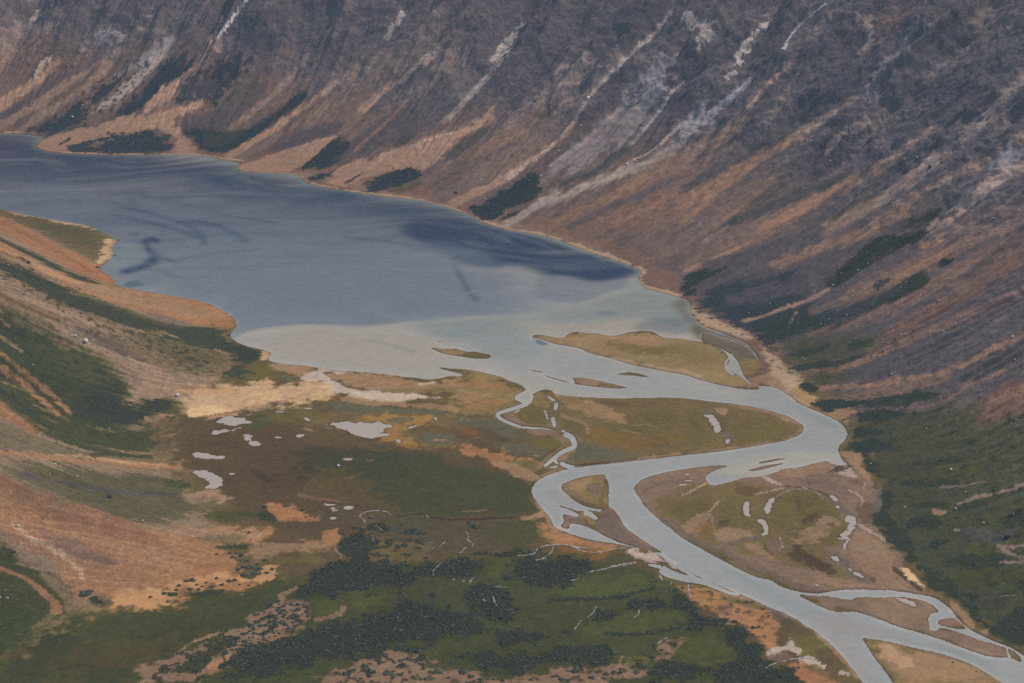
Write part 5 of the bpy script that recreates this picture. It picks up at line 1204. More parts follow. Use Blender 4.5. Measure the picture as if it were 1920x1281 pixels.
# ------------------------------------------------------------------ meshes from the grid
def set_props(o, label=None, cat=None, group=None, kind=None):
    if label: o['label'] = label
    if cat: o['category'] = cat
    if group: o['group'] = group
    if kind: o['kind'] = kind
    return o
def new_obj(name, me, mat=None, **kw):
    o = bpy.data.objects.new(name, me); scene.collection.objects.link(o)
    if mat: me.materials.append(mat)
    return set_props(o, **kw)
def raw_mesh(name, co, quads, col=None, rock=None, smooth=True):
    me = bpy.data.meshes.new(name)
    n, f, k = len(co), len(quads), quads.shape[1]
    me.vertices.add(n); me.vertices.foreach_set('co', np.ascontiguousarray(co, np.float32).ravel())
    me.loops.add(f * k); me.loops.foreach_set('vertex_index', np.ascontiguousarray(quads, np.int32).ravel())
    me.polygons.add(f); me.polygons.foreach_set('loop_start', np.arange(0, f * k, k, dtype=np.int32))
    if smooth: me.polygons.foreach_set('use_smooth', np.ones(f, bool))
    me.update(calc_edges=True)
    if col is not None:
        a = me.attributes.new('cover', 'FLOAT_COLOR', 'POINT')
        a.data.foreach_set('color', np.concatenate([col, np.ones((n, 1), np.float32)], 1).astype(np.float32).ravel())
    if rock is not None:
        a = me.attributes.new('rockiness', 'FLOAT', 'POINT'); a.data.foreach_set('value', rock.astype(np.float32).ravel())
    return me
def grid_mesh(name, facemask, Z, col, rock=None, stride=1):
    Zs = Z[::stride, ::stride]; nr, nt = Zs.shape
    j, i = np.nonzero(facemask[:nr - 1, :nt - 1])
    v = j * nt + i
    quads = np.stack([v, v + 1, v + nt + 1, v + nt], 1)
    used = np.zeros(nr * nt, bool); used[quads.ravel()] = True
    remap = np.cumsum(used) - 1
    sel = np.nonzero(used)[0]
    co = np.stack([X[::stride, ::stride].ravel()[sel], Y[::stride, ::stride].ravel()[sel], Zs.ravel()[sel]], 1)
    return raw_mesh(name, co, remap[quads], col[::stride, ::stride].reshape(-1, 3)[sel], None if rock is None else rock[::stride, ::stride].ravel()[sel])

# ------------------------------------------------------------------ materials
def mat_new(name):
    m = bpy.data.materials.new(name); m.use_nodes = True
    nt = m.node_tree; return m, nt, nt.nodes, nt.links, nt.nodes['Principled BSDF']
def ground_material(name, fine=.9, grain=.30, bump=.45, rockbump=0.0):
    m, nt, N, L, b = mat_new(name)
    at = N.new('ShaderNodeAttribute'); at.attribute_name = 'cover'
    tc = N.new('ShaderNodeTexCoord')
    n1 = N.new('ShaderNodeTexNoise'); n1.inputs['Scale'].default_value = fine; n1.inputs['Detail'].default_value = 3; n1.inputs['Roughness'].default_value = .65
    L.new(tc.outputs['Object'], n1.inputs['Vector'])
    n2 = N.new('ShaderNodeTexNoise'); n2.inputs['Scale'].default_value = fine * .22; n2.inputs['Detail'].default_value = 4; n2.inputs['Roughness'].default_value = .6
    L.new(tc.outputs['Object'], n2.inputs['Vector'])
    mr = N.new('ShaderNodeMapRange'); mr.inputs['From Min'].default_value = .3; mr.inputs['From Max'].default_value = .7
    mr.inputs['To Min'].default_value = 1 - grain; mr.inputs['To Max'].default_value = 1 + grain
    L.new(n1.outputs['Fac'], mr.inputs['Value'])
    mr2 = N.new('ShaderNodeMapRange'); mr2.inputs['From Min'].default_value = .3; mr2.inputs['From Max'].default_value = .7
    mr2.inputs['To Min'].default_value = 1 - grain * .7; mr2.inputs['To Max'].default_value = 1 + grain * .7
    L.new(n2.outputs['Fac'], mr2.inputs['Value'])
    mu = N.new('ShaderNodeMath'); mu.operation = 'MULTIPLY'; L.new(mr.outputs[0], mu.inputs[0]); L.new(mr2.outputs[0], mu.inputs[1])
    vm = N.new('ShaderNodeVectorMath'); vm.operation = 'SCALE'
    L.new(at.outputs['Color'], vm.inputs[0]); L.new(mu.outputs[0], vm.inputs['Scale'])
    L.new(vm.outputs[0], b.inputs['Base Color'])
    b.inputs['Roughness'].default_value = .95; b.inputs['Specular IOR Level'].default_value = .04
    bp = N.new('ShaderNodeBump'); bp.inputs['Strength'].default_value = 1.0; bp.inputs['Distance'].default_value = bump
    L.new(n1.outputs['Fac'], bp.inputs['Height']); last = bp
    if rockbump:
        ar = N.new('ShaderNodeAttribute'); ar.attribute_name = 'rockiness'
        n3 = N.new('ShaderNodeTexNoise'); n3.inputs['Scale'].default_value = .16; n3.inputs['Detail'].default_value = 5; n3.inputs['Roughness'].default_value = .65; n3.inputs['Distortion'].default_value = .8
        L.new(tc.outputs['Object'], n3.inputs['Vector'])
        q = N.new('ShaderNodeMath'); q.operation = 'MULTIPLY'; L.new(ar.outputs['Fac'], q.inputs[0]); L.new(n3.outputs['Fac'], q.inputs[1])
        b2 = N.new('ShaderNodeBump'); b2.inputs['Strength'].default_value = 1.0; b2.inputs['Distance'].default_value = rockbump
        L.new(q.outputs[0], b2.inputs['Height']); L.new(bp.outputs['Normal'], b2.inputs['Normal']); last = b2
    L.new(last.outputs['Normal'], b.inputs['Normal'])
    return m
M_FLOOR = ground_material('floor_ground', .8, .22, .30)
M_MTN = ground_material('mountain_rock_and_scree', .4, .20, .6, 3.0)
M_HILL = ground_material('hillside_scree_and_grass', .7, .30, .5)
M_BAR = ground_material('sand_and_sedge', .8, .14, .12)
def water_material(name, rough, scale, dist, rgb=None, flow=(1, 1, 1)):
    m, nt, N, L, b = mat_new(name)
    if rgb is None:
        at = N.new('ShaderNodeAttribute'); at.attribute_name = 'cover'; L.new(at.outputs['Color'], b.inputs['Base Color'])
    else: b.inputs['Base Color'].default_value = (*rgb, 1)
    b.inputs['Roughness'].default_value = rough; b.inputs['IOR'].default_value = 1.33; b.inputs['Specular IOR Level'].default_value = {'lake_water': .35, 'river_water': .25}.get(name, .06)
    tc = N.new('ShaderNodeTexCoord'); mp = N.new('ShaderNodeMapping'); mp.inputs['Scale'].default_value = flow
    L.new(tc.outputs['Object'], mp.inputs['Vector'])
    n1 = N.new('ShaderNodeTexNoise'); n1.inputs['Scale'].default_value = scale; n1.inputs['Detail'].default_value = 4; n1.inputs['Roughness'].default_value = .6
    L.new(mp.outputs['Vector'], n1.inputs['Vector'])
    bp = N.new('ShaderNodeBump'); bp.inputs['Strength'].default_value = 1; bp.inputs['Distance'].default_value = dist
    L.new(n1.outputs['Fac'], bp.inputs['Height']); L.new(bp.outputs['Normal'], b.inputs['Normal'])
    return m
M_LAKE = water_material('lake_water', .22, .30, .30)
M_RIV = water_material('river_water', .22, .35, .20)
M_POND = water_material('pond_water', .18, .5, .04, (.35, .29, .245))
M_STREAM = water_material('stream_water', .2, .8, .05, (.30, .265, .235))

# ------------------------------------------------------------------ the setting
fm = lambda A: np.maximum(np.maximum(A[:-1, :-1], A[1:, :-1]), np.maximum(A[:-1, 1:], A[1:, 1:]))
hidden = blur2(w, 2)[:-1, :-1] > .9995
LAB = np.zeros((NR, NT), np.uint8)
LAB[(DH > 0)] = 2; LAB[DM > 4] = 1
LAB[ISLE > 0] = 9 + ISLE[ISLE > 0]
LB = LAB[:-1, :-1]
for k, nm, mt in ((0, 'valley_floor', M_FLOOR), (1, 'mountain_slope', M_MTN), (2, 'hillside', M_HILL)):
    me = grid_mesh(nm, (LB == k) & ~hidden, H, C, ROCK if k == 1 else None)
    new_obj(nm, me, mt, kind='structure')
for k in range(1, n_isle + 1):
    fmk = (LB == 9 + k) & ~hidden
    if fmk.sum() < 4: continue
    new_obj('sand_bar', grid_mesh('sand_bar', fmk, H, C), M_BAR, kind='structure')
ws = 2
wet = blur2(WM, 2)[::ws, ::ws] > .004
wet = fm(wet.astype(np.uint8)) > 0
LK = np.zeros((NR, NT), np.float32)
put(LK, mask_of(hit_w(parse('F -900,150 700,300 1250,440 1340,600 1446,660 1450,732 1360,742 1000,765 400,770 -900,470')), 0, 0, 'f'), 'add')
lk = LK[::ws, ::ws][:-1, :-1] > .5
ZW = np.zeros((NR, NT), np.float32)
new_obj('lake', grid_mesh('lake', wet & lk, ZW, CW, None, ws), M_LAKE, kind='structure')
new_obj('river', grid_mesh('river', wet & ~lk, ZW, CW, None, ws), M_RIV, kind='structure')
for xy, z in POND_GEO:
    c = xy.mean(0); d = xy - c; L_ = np.linalg.norm(d, axis=1)[:, None] + 1e-6
    # push the outline a little under its banks
    nxt = np.roll(xy, -1, 0) - np.roll(xy, 1, 0); nrm = np.stack([nxt[:, 1], -nxt[:, 0]], 1); nrm /= np.linalg.norm(nrm, axis=1)[:, None] + 1e-9
    area = .5 * np.sum(xy[:, 0] * np.roll(xy[:, 1], -1) - np.roll(xy[:, 0], -1) * xy[:, 1])
    q = xy + nrm * (.5 if area > 0 else -.5)
    bm = bmesh.new(); f = bm.faces.new([bm.verts.new((x, y, z)) for x, y in q]); f.normal_update()
    if f.normal.z < 0: f.normal_flip()
    bmesh.ops.triangulate(bm, faces=[f]); me = bpy.data.meshes.new('pond'); bm.to_mesh(me); bm.free()
    new_obj('pond', me, M_POND, kind='structure')
for s, w0, w1 in STREAMS:
    crop, body = s.split(None, 1)
    cl = chaikin(pts(crop, body), 2, False); poly = stroke_poly(pts(crop, body), w0 * .55, w1 * .55, CROPS[crop][2]); n = len(poly) // 2
    mid = (poly[:n] + poly[::-1][:n]) / 2; hwid = (poly[:n] - poly[::-1][:n]) / 2
    t_ = np.linspace(0, 1, 5 * n); k_ = np.linspace(0, 1, n)
    mid = np.stack([np.interp(t_, k_, mid[:, c]) for c in (0, 1)], 1); hwid = np.stack([np.interp(t_, k_, hwid[:, c]) for c in (0, 1)], 1)
    wv = np.clip(.8 + 1.1 * fbm(mid[:, 0] / 7, mid[:, 1] / 4, 2, 701), .15, 1.5)[:, None]; hwid = hwid * wv; mid = mid + hwid * 1.2 * fbm(mid[:, 0] / 5, mid[:, 1] / 3, 2, 711)[:, None]
    poly = np.concatenate([mid + hwid, (mid - hwid)[::-1]]); ij = hit(poly)
    n = len(poly) // 2; xy = world_of(ij); z = sample(H, ij) + .22
    zz = (z[:n] + z[::-1][:n]) / 2; z = np.concatenate([zz, zz[::-1]])
    wob = .25 * perlin(xy[:, 0] / 5, xy[:, 1] / 5, 5)[:, None]
    co = np.concatenate([xy + wob, z[:, None]], 1)
    k = np.arange(n - 1); quads = np.stack([k, k + 1, 2 * n - 2 - k, 2 * n - 1 - k], 1)
    me = raw_mesh('stream', co, quads)
    bm = bmesh.new(); bm.from_mesh(me); bmesh.ops.recalc_face_normals(bm, faces=bm.faces)
    if sum(f.normal.z for f in bm.faces) < 0: bmesh.ops.reverse_faces(bm, faces=bm.faces)
    bm.to_mesh(me); bm.free()
    new_obj('stream', me, M_STREAM, kind='structure')
print('setting', time.time() - T0)
# ------------------------------------------------------------------ shrubs, boulders, driftwood
def leaf_material(name, rgb, rnd=.35):
    m, nt, N, L, b = mat_new(name)
    oi = N.new('ShaderNodeObjectInfo'); tc = N.new('ShaderNodeTexCoord'); gi = N.new('ShaderNodeNewGeometry')
    n1 = N.new('ShaderNodeTexNoise'); n1.inputs['Scale'].default_value = .35; n1.inputs['Detail'].default_value = 3
    L.new(gi.outputs['Position'], n1.inputs['Vector'])
    ad = N.new('ShaderNodeMath'); ad.operation = 'ADD'; L.new(oi.outputs['Random'], ad.inputs[0]); L.new(gi.outputs['Random Per Island'], ad.inputs[1])
    ad2 = N.new('ShaderNodeMath'); ad2.operation = 'ADD'; L.new(ad.outputs[0], ad2.inputs[0]); L.new(n1.outputs['Fac'], ad2.inputs[1])
    mr = N.new('ShaderNodeMapRange'); mr.inputs['From Min'].default_value = .6; mr.inputs['From Max'].default_value = 2.1
    mr.inputs['To Min'].default_value = 1 - rnd; mr.inputs['To Max'].default_value = 1 + rnd; L.new(ad2.outputs[0], mr.inputs['Value'])
    vm = N.new('ShaderNodeVectorMath'); vm.operation = 'SCALE'; vm.inputs[0].default_value = rgb; L.new(mr.outputs[0], vm.inputs['Scale'])
    L.new(vm.outputs[0], b.inputs['Base Color']); b.inputs['Roughness'].default_value = .85; b.inputs['Specular IOR Level'].default_value = .1
    return m
M_LEAF = leaf_material('willow_leaves', (.088, .100, .066), .17); M_LEAF_M = leaf_material('slope_willow_leaves', (.090, .106, .084))
M_LEAF_H = leaf_material('hillside_willow_leaves', (.105, .115, .065))
M_TWIG, _, _, _, b_ = mat_new('twig_bark'); b_.inputs['Base Color'].default_value = (.10, .075, .055, 1); b_.inputs['Roughness'].default_value = .9
rng = np.random.RandomState(7)
def leaf_quads(n, rad, hgt, size, rng, dome=True):
    """n small leaf-tuft faces spread through a dome of radius rad and height hgt"""
    a = rng.rand(n) * 2 * np.pi; u = rng.rand(n); ph = np.arccos(rng.rand(n)) ; k = .55 + .45 * rng.rand(n) ** .5
    lob = 1 + .22 * np.sin(3 * a + rng.rand() * 6) + .12 * np.sin(5 * a + rng.rand() * 6)
    c = np.stack([np.sin(ph) * np.cos(a) * rad * k * lob, np.sin(ph) * np.sin(a) * rad * k * lob, np.cos(ph) * hgt * k + .05 * hgt], 1)
    nr = c / (np.linalg.norm(c, axis=1)[:, None] + 1e-6) + .55 * rng.randn(n, 3); nr[:, 2] += .35; nr /= np.linalg.norm(nr, axis=1)[:, None]
    t = np.cross(nr, rng.randn(n, 3)); t /= np.linalg.norm(t, axis=1)[:, None] + 1e-6; s = np.cross(nr, t)
    sz = (size * (.7 + .6 * rng.rand(n)))[:, None]
    co = np.stack([c - t * sz - s * sz * .7, c + t * sz - s * sz * .6, c + t * sz * .8 + s * sz * .75, c - t * sz * .7 + s * sz * .6], 1)
    return co
def quads_mesh(name, co, mat):
    n = len(co); me = raw_mesh(name, co.reshape(-1, 3), np.arange(4 * n).reshape(n, 4), smooth=False); me.materials.append(mat); return me
SHRUB_ME, STEM_ME = [], []
for v in range(4):
    SHRUB_ME.append(quads_mesh('foliage', leaf_quads(150, 1.0, [.62, .55, .75, .5][v], .17, rng), M_LEAF))
    bm = bmesh.new()
    for k in range(7):
        a = k * 2 * np.pi / 7 + rng.rand(); tip = Vector((math.cos(a) * .62, math.sin(a) * .62, .42)) if False else (math.cos(a) * .62, math.sin(a) * .62, .42)
        r0, r1 = .045, .018
        ring0 = [bm.verts.new((.06 * math.cos(a) + r0 * math.cos(q), .06 * math.sin(a) + r0 * math.sin(q), -.12)) for q in (0, 2.09, 4.19)]
        ring1 = [bm.verts.new((tip[0] + r1 * math.cos(q), tip[1] + r1 * math.sin(q), tip[2])) for q in (0, 2.09, 4.19)]
        for q in range(3): bm.faces.new((ring0[q], ring0[(q + 1) % 3], ring1[(q + 1) % 3], ring1[q]))
    me = bpy.data.meshes.new('stems'); bm.to_mesh(me); bm.free(); me.materials.append(M_TWIG); STEM_ME.append(me)

def ground_at(px):
    ij = hit(px); xy = world_of(ij); z = sample(H, ij)
    d = np.sqrt((xy ** 2).sum(1) + (CAM_H - z) ** 2)
    return xy, z, d
def size_m(wpx, dist): return wpx * dist / F
shrub_n = 0
def add_shrub(x, y, z, rad, label, group):
    global shrub_n
    v = shrub_n % 4; shrub_n += 1
    root = bpy.data.objects.new('willow_shrub', None); scene.collection.objects.link(root)
    root.empty_display_size = .5; root.location = (x, y, z - .05 * rad); root.rotation_euler = (0, 0, rng.rand() * 6.28)
    root.scale = (rad, rad * (.8 + .3 * rng.rand()), min(rad, 2.6) * (.75 + .3 * rng.rand()))
    set_props(root, label, 'shrub', group)
    for nm, me in (('foliage', SHRUB_ME[v]), ('stems', STEM_ME[v])):
        o = bpy.data.objects.new(nm, me); scene.collection.objects.link(o); o.parent = root
def word(w, names): return names[0] if w < 33 else names[1] if w < 56 else names[2]
# dotted over the gravel tongue in front (x, y, width as seen in crop B4)
TONGUE = '''570,340,60 640,310,70 540,380,30 510,395,25 680,370,30 740,335,40 890,350,60 930,345,30 640,410,40 560,435,30 490,440,30 420,455,30 370,475,40 720,420,60 680,450,60 760,440,30 700,490,40
640,480,35 590,470,50 540,460,40 480,505,30 850,470,70 830,500,40 890,480,50 940,460,30 910,520,30 1000,480,30 620,515,30 560,500,25 720,500,40 760,520,30 380,545,60 320,600,80 290,590,40 360,580,40 440,600,60
500,595,70 560,555,80 620,580,70 690,560,95 740,590,60 640,600,40 830,560,40 860,545,40 890,590,50 840,600,40 760,580,25 940,555,25 960,530,25 1000,540,25 780,630,70 830,640,50 720,640,30 690,655,25 640,660,30
600,685,40 660,690,40 475,685,35 545,650,40 310,665,50 360,690,60 420,700,60 280,690,50 230,700,70 350,740,35 300,740,30 250,790,70 310,770,30 410,760,30 480,745,30 545,735,30 130,830,80 100,790,30 220,830,50
280,830,80 180,790,30 380,830,50 440,840,30 100,890,60 160,880,50 260,910,80 320,900,60 440,870,40 100,980,50 150,1030,50 30,930,50 900,400,50 980,410,30 960,380,40 800,410,30 660,340,30 860,610,40 900,650,30'''
def where_tongue(x, y):
    if y < 430: return 'upper end of the pink gravel tongue'
    if y < 560: return 'pink gravel tongue beside the oval green meadow' if x > 700 else 'pink gravel tongue, upper middle, green floor side'
    if y < 700: return 'pink gravel tongue just above the big thicket' if x > 520 else 'pink gravel tongue, lower middle, meadow side'
    return 'narrow lower end of the pink gravel tongue'
q = np.array([[float(v) for v in s.split(',')] for s in TONGUE.split()])
xy, z, d = ground_at(q[:, :2] * CROPS['B4'][2] + CROPS['B4'][:2])
for k in range(len(q)):
    wpx = q[k, 2]; r = size_m(wpx * CROPS['B4'][2], d[k]) * .52
    add_shrub(xy[k, 0], xy[k, 1], z[k], r, f"{word(wpx, ('tiny dark', 'dark', 'broad dark'))} willow shrub on the {where_tongue(*q[k, :2])}", 'willow shrubs dotted over the gravel tongue')
FANEDGE = '''1070,710,50 1040,715,30 1150,725,20 1100,735,20 1130,745,20 1210,700,22 1280,715,40 1310,710,30 1240,735,25 1180,745,20 1340,735,20 1390,740,20 1330,650,25 1360,640,30 1400,635,40 1370,680,50 1420,670,50 1450,650,40
1490,670,30 1520,650,25 1300,580,30 1350,570,30 1320,560,25 1210,565,20 1390,445,25 840,805,22 940,830,25 920,785,34 1380,600,26 1345,600,22 1285,560,26 1440,620,24 1480,600,26 1000,740,26 985,765,24 1060,760,26 1110,760,24'''
q = np.array([[float(v) for v in s.split(',')] for s in FANEDGE.split()])
xy, z, d = ground_at(q[:, :2] * CROPS['R7'][2] + CROPS['R7'][:2])
for k in range(len(q)):
    wpx = q[k, 2]; r = size_m(wpx * CROPS['R7'][2], d[k]) * .52
    pl = 'bright lower rim of the orange scree fan' if q[k, 1] > 690 else 'sandy toe of the orange scree fan, beside the ochre flat'
    add_shrub(xy[k, 0], xy[k, 1], z[k], r, f"{word(wpx * 1.3, ('tiny green', 'small green', 'broad green'))} shrub on the {pl}", 'shrubs along the toe of the orange scree fan')
LOWSTRIP = '''540,1220,60 680,1220,56 500,1225,25 780,1265,40 900,1272,30 1310,1215,60 1230,1265,40 1270,1270,30 330,1160,30 480,1160,34 130,1190,50 60,1215,40 210,1160,40 260,1230,60 20,1235,36 330,1240,30 400,1250,26 470,1265,24
600,1255,24 720,1250,30 850,1262,24 1060,1265,30 1400,1255,40 1480,1235,36 1560,1225,30 110,1260,26 170,1275,24 1180,1250,24 1650,1220,40 1690,1190,50 1740,1140,34 1790,1100,26'''
q = np.array([[float(v) for v in s.split(',')] for s in LOWSTRIP.split()])
xy, z, d = ground_at(q[:, :2] * CROPS['R8'][2] + CROPS['R8'][:2])
for k in range(len(q)):
    wpx = q[k, 2]; r = size_m(wpx * CROPS['R8'][2], d[k]) * .5
    pl = 'bare pink gravel along the bottom, left part' if q[k, 0] < 420 else 'bare pink gravel below the dark thickets' if q[k, 0] < 1000 else 'sandy dry channel between two green thickets'
    add_shrub(xy[k, 0], xy[k, 1], z[k], r, f"{word(wpx, ('tiny dark', 'dark', 'wide dark'))} willow shrub on the {pl}", 'willow shrubs on the near gravel')
SINGLE = [('B1', 1175, 215, 26, 'tiny dark shrub on orange scree, just left of the lone thicket clump'), ('B1', 1275, 190, 22, 'tiny dark shrub on orange scree, just above the lone thicket clump'),
 ('B1', 1375, 328, 26, 'tiny dark shrub on orange scree, just below the lone thicket clump'), ('B1', 1285, 255, 170, 'large dark willow clump alone on the lower edge of the orange scree'),
 ('B1', 1345, 235, 100, 'dark willow bush forming the right end of the lone clump on orange scree'), ('B1', 1225, 285, 90, 'dark willow bush forming the left end of the lone clump on orange scree'),
 ('A8', 725, 445, 26, 'round dark shrub on the light green lawn, left of a pair'), ('A8', 762, 440, 28, 'round dark shrub on the light green lawn, right of a pair'), ('A8', 605, 472, 18, 'tiny dark shrub alone in the middle of the light green lawn'),
 ('A8', 1490, 790, 44, 'low dark shrub on the tan flat right of the thicket point'), ('A8', 1350, 745, 40, 'dark shrub beside the white rivulet at the thicket point'),
 ('R7', 1480, 300, 30, 'dark shrub on the upper left rim of the round orange gravel patch'), ('R7', 1600, 295, 34, 'dark shrub on the top rim of the round orange gravel patch'), ('R7', 1690, 320, 26, 'dark shrub on the right rim of the round orange gravel patch'),
 ('A6', 1410, 440, 60, 'dark bush straddling the small stream below the meadow edge'), ('A6', 1440, 480, 50, 'dark bush just below the one straddling the small stream'), ('A6', 890, 515, 40, 'dark shrub on the brown heath, left of a pair'), ('A6', 940, 498, 40, 'dark shrub on the brown heath, right of a pair'),
 ('A6', 585, 400, 36, 'dark shrub inside the bend of the white looping stream'), ('A6', 275, 245, 16, 'tiny dark shrub on the brown heath above the small pools'), ('A6', 850, 470, 18, 'tiny dark shrub alone on the brown heath')]
for crop, x, y, wpx, lab in SINGLE:
    xy, z, d = ground_at([(x * CROPS[crop][2] + CROPS[crop][0], y * CROPS[crop][2] + CROPS[crop][1])])
    add_shrub(xy[0, 0], xy[0, 1], z[0], size_m(wpx * CROPS[crop][2], d[0]) * .52, lab, 'single shrubs on the valley floor')

# boulders
def rock_material(name, rgb):
    m, nt, N, L, b = mat_new(name)
    tc = N.new('ShaderNodeTexCoord'); n1 = N.new('ShaderNodeTexNoise'); n1.inputs['Scale'].default_value = 2.2; n1.inputs['Detail'].default_value = 5
    L.new(tc.outputs['Object'], n1.inputs['Vector'])
    mr = N.new('ShaderNodeMapRange'); mr.inputs['From Min'].default_value = .3; mr.inputs['From Max'].default_value = .7; mr.inputs['To Min'].default_value = .7; mr.inputs['To Max'].default_value = 1.2
    L.new(n1.outputs['Fac'], mr.inputs['Value'])
    vm = N.new('ShaderNodeVectorMath'); vm.operation = 'SCALE'; vm.inputs[0].default_value = rgb; L.new(mr.outputs[0], vm.inputs['Scale']); L.new(vm.outputs[0], b.inputs['Base Color'])
    b.inputs['Roughness'].default_value = .9; b.inputs['Specular IOR Level'].default_value = .2
    bp = N.new('ShaderNodeBump'); bp.inputs['Distance'].default_value = .12; L.new(n1.outputs['Fac'], bp.inputs['Height']); L.new(bp.outputs['Normal'], b.inputs['Normal'])
    return m
M_ROCKS = {'white': rock_material('pale_granite', (.66, .62, .60)), 'grey': rock_material('grey_gneiss', (.36, .34, .35)), 'tan': rock_material('tan_gneiss', (.50, .36, .25)), 'dark': rock_material('dark_rock', (.055, .05, .055))}
ROCK_ME = {}
for key, mt in M_ROCKS.items():
    ROCK_ME[key] = []
    for v in range(3):
        bm = bmesh.new(); bmesh.ops.create_icosphere(bm, subdivisions=3, radius=1.0)
        pl = rng.randn(9, 3); pl /= np.linalg.norm(pl, axis=1)[:, None]; off = .62 + .25 * rng.rand(9)
        for vtx in bm.verts:
            p = np.array(vtx.co); 
            for n_, o_ in zip(pl, off):
                s_ = p @ n_
                if s_ > o_: p = p - n_ * (s_ - o_) * .85
            p *= 1 + .05 * math.sin(7 * p[0] + 3 * v) * math.cos(6 * p[1])
            vtx.co = p * (1.0, .85, .72)
        me = bpy.data.meshes.new('boulder'); bm.to_mesh(me); bm.free(); me.materials.append(mt); ROCK_ME[key].append(me)
rock_n = 0
def add_rock(crop, x, y, wpx, key, label, group=None):
    global rock_n
    k = CROPS[crop][2]; xy, z, d = ground_at([(x * k + CROPS[crop][0], y * k + CROPS[crop][1])])
    r = max(size_m(wpx * k, d[0]) * .5, .45)
    o = bpy.data.objects.new('boulder', ROCK_ME[key][rock_n % 3]); scene.collection.objects.link(o); rock_n += 1
    o.location = (xy[0, 0], xy[0, 1], z[0] + .25 * r); o.scale = (r, r, r); o.rotation_euler = (rng.rand() * .5 - .25, rng.rand() * .5 - .25, rng.rand() * 6.28)
    set_props(o, label, 'boulder', group)
